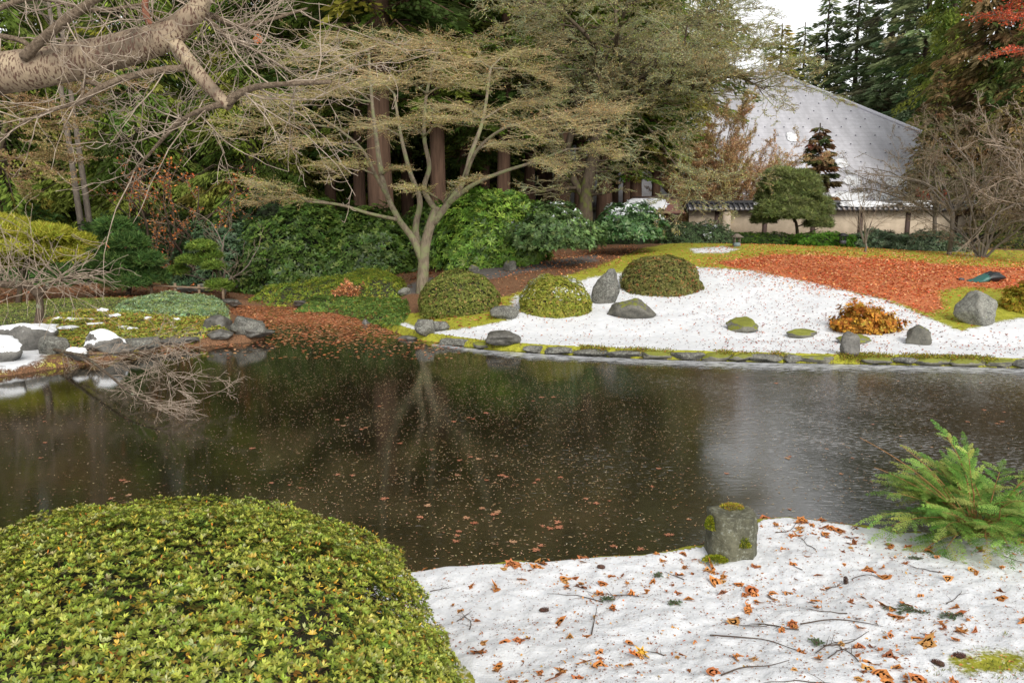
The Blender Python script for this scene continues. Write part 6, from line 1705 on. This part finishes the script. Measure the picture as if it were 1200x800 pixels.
rng = np.random.default_rng(181)
n = 26000; pu = rng.uniform(508, 1290, n)
vv = np.interp(pu, [e[0] for e in edge_px], [e[1] for e in edge_px])
pp = np.array([G(a, b) for a, b in zip(pu, vv)]) if False else None
dd = np.stack([np.array([(a - 600) / F for a in pu]), cp + (400 - vv) / F * sp, -sp + (400 - vv) / F * cp], 1); tt = -CAMZ / dd[:, 2]
pp = dd * tt[:, None]; pp[:, 2] = 0
k = ss(fbm(xyz(pp[:, 0], pp[:, 1], 1.4), 3, 21) * 1.6 + .45)
m = rng.random(n) < k; pp = pp[m]; n = len(pp)
pp[:, 1] += rng.uniform(-.02, .26, n); pp[:, 2] = .02 + .15 * rng.random(n) ** .6 * ss((pp[:, 1] - (pp[:, 1].min())) + 1)
pp[:, 2] = np.minimum(pp[:, 2], .17)
V, Fc, C = leaves(pp, rdir(rng, n) + [0, -.4, .5], rdir(rng, n), .045, .018, palette(rng, n, [(.34, .34, .04), (.22, .24, .03), (.48, .44, .07), (.14, .12, .04), (.42, .22, .07)]))
solo('edge_moss', V, Fc, MATTE, None, None, kind='stuff', col=C)

# pale thin ice lying along the far edge of the pond
pu = np.linspace(506, 1300, 500); vv = np.interp(pu, [e[0] for e in edge_px], [e[1] for e in edge_px])
wd = np.interp(pu, [506, 560, 600, 700, 900, 1000, 1300], [4, 7, 11, 9, 13, 12, 10])
rows = []
for f in (0, .5, 1.0):
    q = np.array([G(a, b + 1.5 + w__ * f, .0) for a, b, w__ in zip(pu, vv, wd)]); q[:, 2] = .006; rows.append(q)
nn_ = len(pu); V = np.concatenate(rows)
Fc = np.array([[k * nn_ + i, k * nn_ + i + 1, (k + 1) * nn_ + i + 1, (k + 1) * nn_ + i] for k in range(2) for i in range(nn_ - 1)])
icol = np.repeat(np.array([0, .5, 1.0]), nn_)[:, None] * np.ones((1, 3))
m_, t__, b_ = M('thin_ice'); geo = N(t__, 'NewGeometry'); mp = N(t__, 'Mapping'); mp.inputs['Scale'].default_value = (2.2, 7, 1); lk(t__, geo.outputs['Position'], mp.inputs[0])
n_ = N(t__, 'TexNoise', Scale=1.6, Detail=6.0, Roughness=.7); lk(t__, mp.outputs[0], n_.inputs['Vector'])
lk(t__, ramp(t__, n_.outputs[0], [(.40, (.10, .10, .10)), (.50, (.42, .43, .45)), (.62, (.66, .67, .69))]).outputs[0], b_.inputs['Base Color']); b_.inputs['Roughness'].default_value = .25
at__ = N(t__, 'Attribute', attribute_name='Col'); mp3 = N(t__, 'Mapping'); mp3.inputs['Scale'].default_value = (3.0, 14, 1); lk(t__, geo.outputs['Position'], mp3.inputs[0])
n3_ = N(t__, 'TexNoise', Scale=1.3, Detail=7.0, Roughness=.75, Distortion=.4); lk(t__, mp3.outputs[0], n3_.inputs['Vector'])
al = ramp(t__, mth(t__, 'SUBTRACT', n3_.outputs[0], mth(t__, 'MULTIPLY', at__.outputs['Fac'], .34)), [(.26, (0, 0, 0)), (.38, (1, 1, 1))]).outputs[0]
lk(t__, al, b_.inputs['Alpha'])
solo('thin_ice', V, Fc, m_, None, None, kind='structure', col=icol)

# ------------------------------------------------------------------ on the water
rng = np.random.default_rng(161)
n = 240000
x = rng.uniform(-13, 12, n); y = rng.uniform(4.5, 20, n); u, v, d = proj(x, y, 0 * x)
dens = .10 + .75 * np.exp(-((u - 560) / 280) ** 2) + .25 * ss(fbm(xyz(x * .5, y, 1.1), 3, 6) + .3)
m = (sdist(x, y) < -.03) & (rng.random(n) < dens * .55) & (u > -60) & (u < 1260)
x, y = x[m], y[m]; n = len(x)
V, Fc, C = leaves(np.stack([x, y, np.full(n, .004)], 1), rdir(rng, n) * [1, 1, 0] + [.3, 0, 0], np.tile([0, 0, 1.], (n, 1)), rng.uniform(.006, .038, n) ** 1.0, .0095, palette(rng, n, [(.52, .37, .21), (.36, .24, .12), (.55, .42, .26), (.30, .16, .08)]), 0)
solo('floating_needles', V, Fc, DRY, None, None, kind='stuff', col=C)
n = 60000
x = rng.uniform(-9, -1, n); y = rng.uniform(14.5, 25, n); u, v, d = proj(x, y, 0 * x)
wgt = np.exp(-np.clip((v - 374) / 11, 0, 9)) * (u > 255) + .02 * (v < 440)
m = (sdist(x, y) < .05) & (rng.random(n) < wgt * (.55 + .45 * ss(fbm(xyz(x, y, 1.2), 2, 5) + .5)))
x, y = x[m], y[m]; n = len(x)
V, Fc, C = leaves(np.stack([x, y, .006 + .004 * rng.random(n)], 1), rdir(rng, n) * [1, 1, 0.05], np.tile([0, 0, 1.], (n, 1)), rng.uniform(.06, .11, n), .06, palette(rng, n, [(.58, .22, .09), (.46, .16, .07), (.64, .33, .17), (.34, .13, .06)]), .05)
solo('floating_leaf_litter', V, Fc, DRY, None, None, kind='stuff', col=C)
k = 0; rs_ = np.random.default_rng(171)
cl = [(565, 605), (530, 632), (660, 618), (690, 648), (755, 645), (680, 655), (610, 640), (585, 560), (650, 558), (470, 525), (560, 490), (395, 558), (400, 500), (300, 530), (155, 520), (555, 545), (510, 608), (720, 640), (815, 600), (990, 500), (1170, 492), (700, 590), (450, 470), (350, 570), (820, 575), (150, 560), (940, 530), (640, 470), (860, 640), (880, 500)]
while k < 96:
    c = cl[int(rs_.integers(len(cl)))]; u_, v_ = c[0] + rs_.normal(0, 14), c[1] + rs_.normal(0, 5)
    if rs_.random() < .3: u_, v_ = rs_.uniform(0, 1200), rs_.uniform(440, 650)
    q = G(u_, v_)
    if sdist(np.array([q[0]]), np.array([q[1]]))[0] > -.1: continue
    o = bpy.data.objects.new('floating_leaf', VARW[int(rs_.integers(8))]); COL.objects.link(o); s = float(rs_.uniform(.05, .12)); o.scale = (s, s * .8, s * .2)
    o.location = (q[0], q[1], .004); o.rotation_euler = (0, 0, float(rs_.uniform(0, 6.28)))
    o['label'] = 'wet orange leaf floating flat on the dark pond'; o['category'] = 'leaf'; o['group'] = 'orange leaves floating on the pond'; k += 1
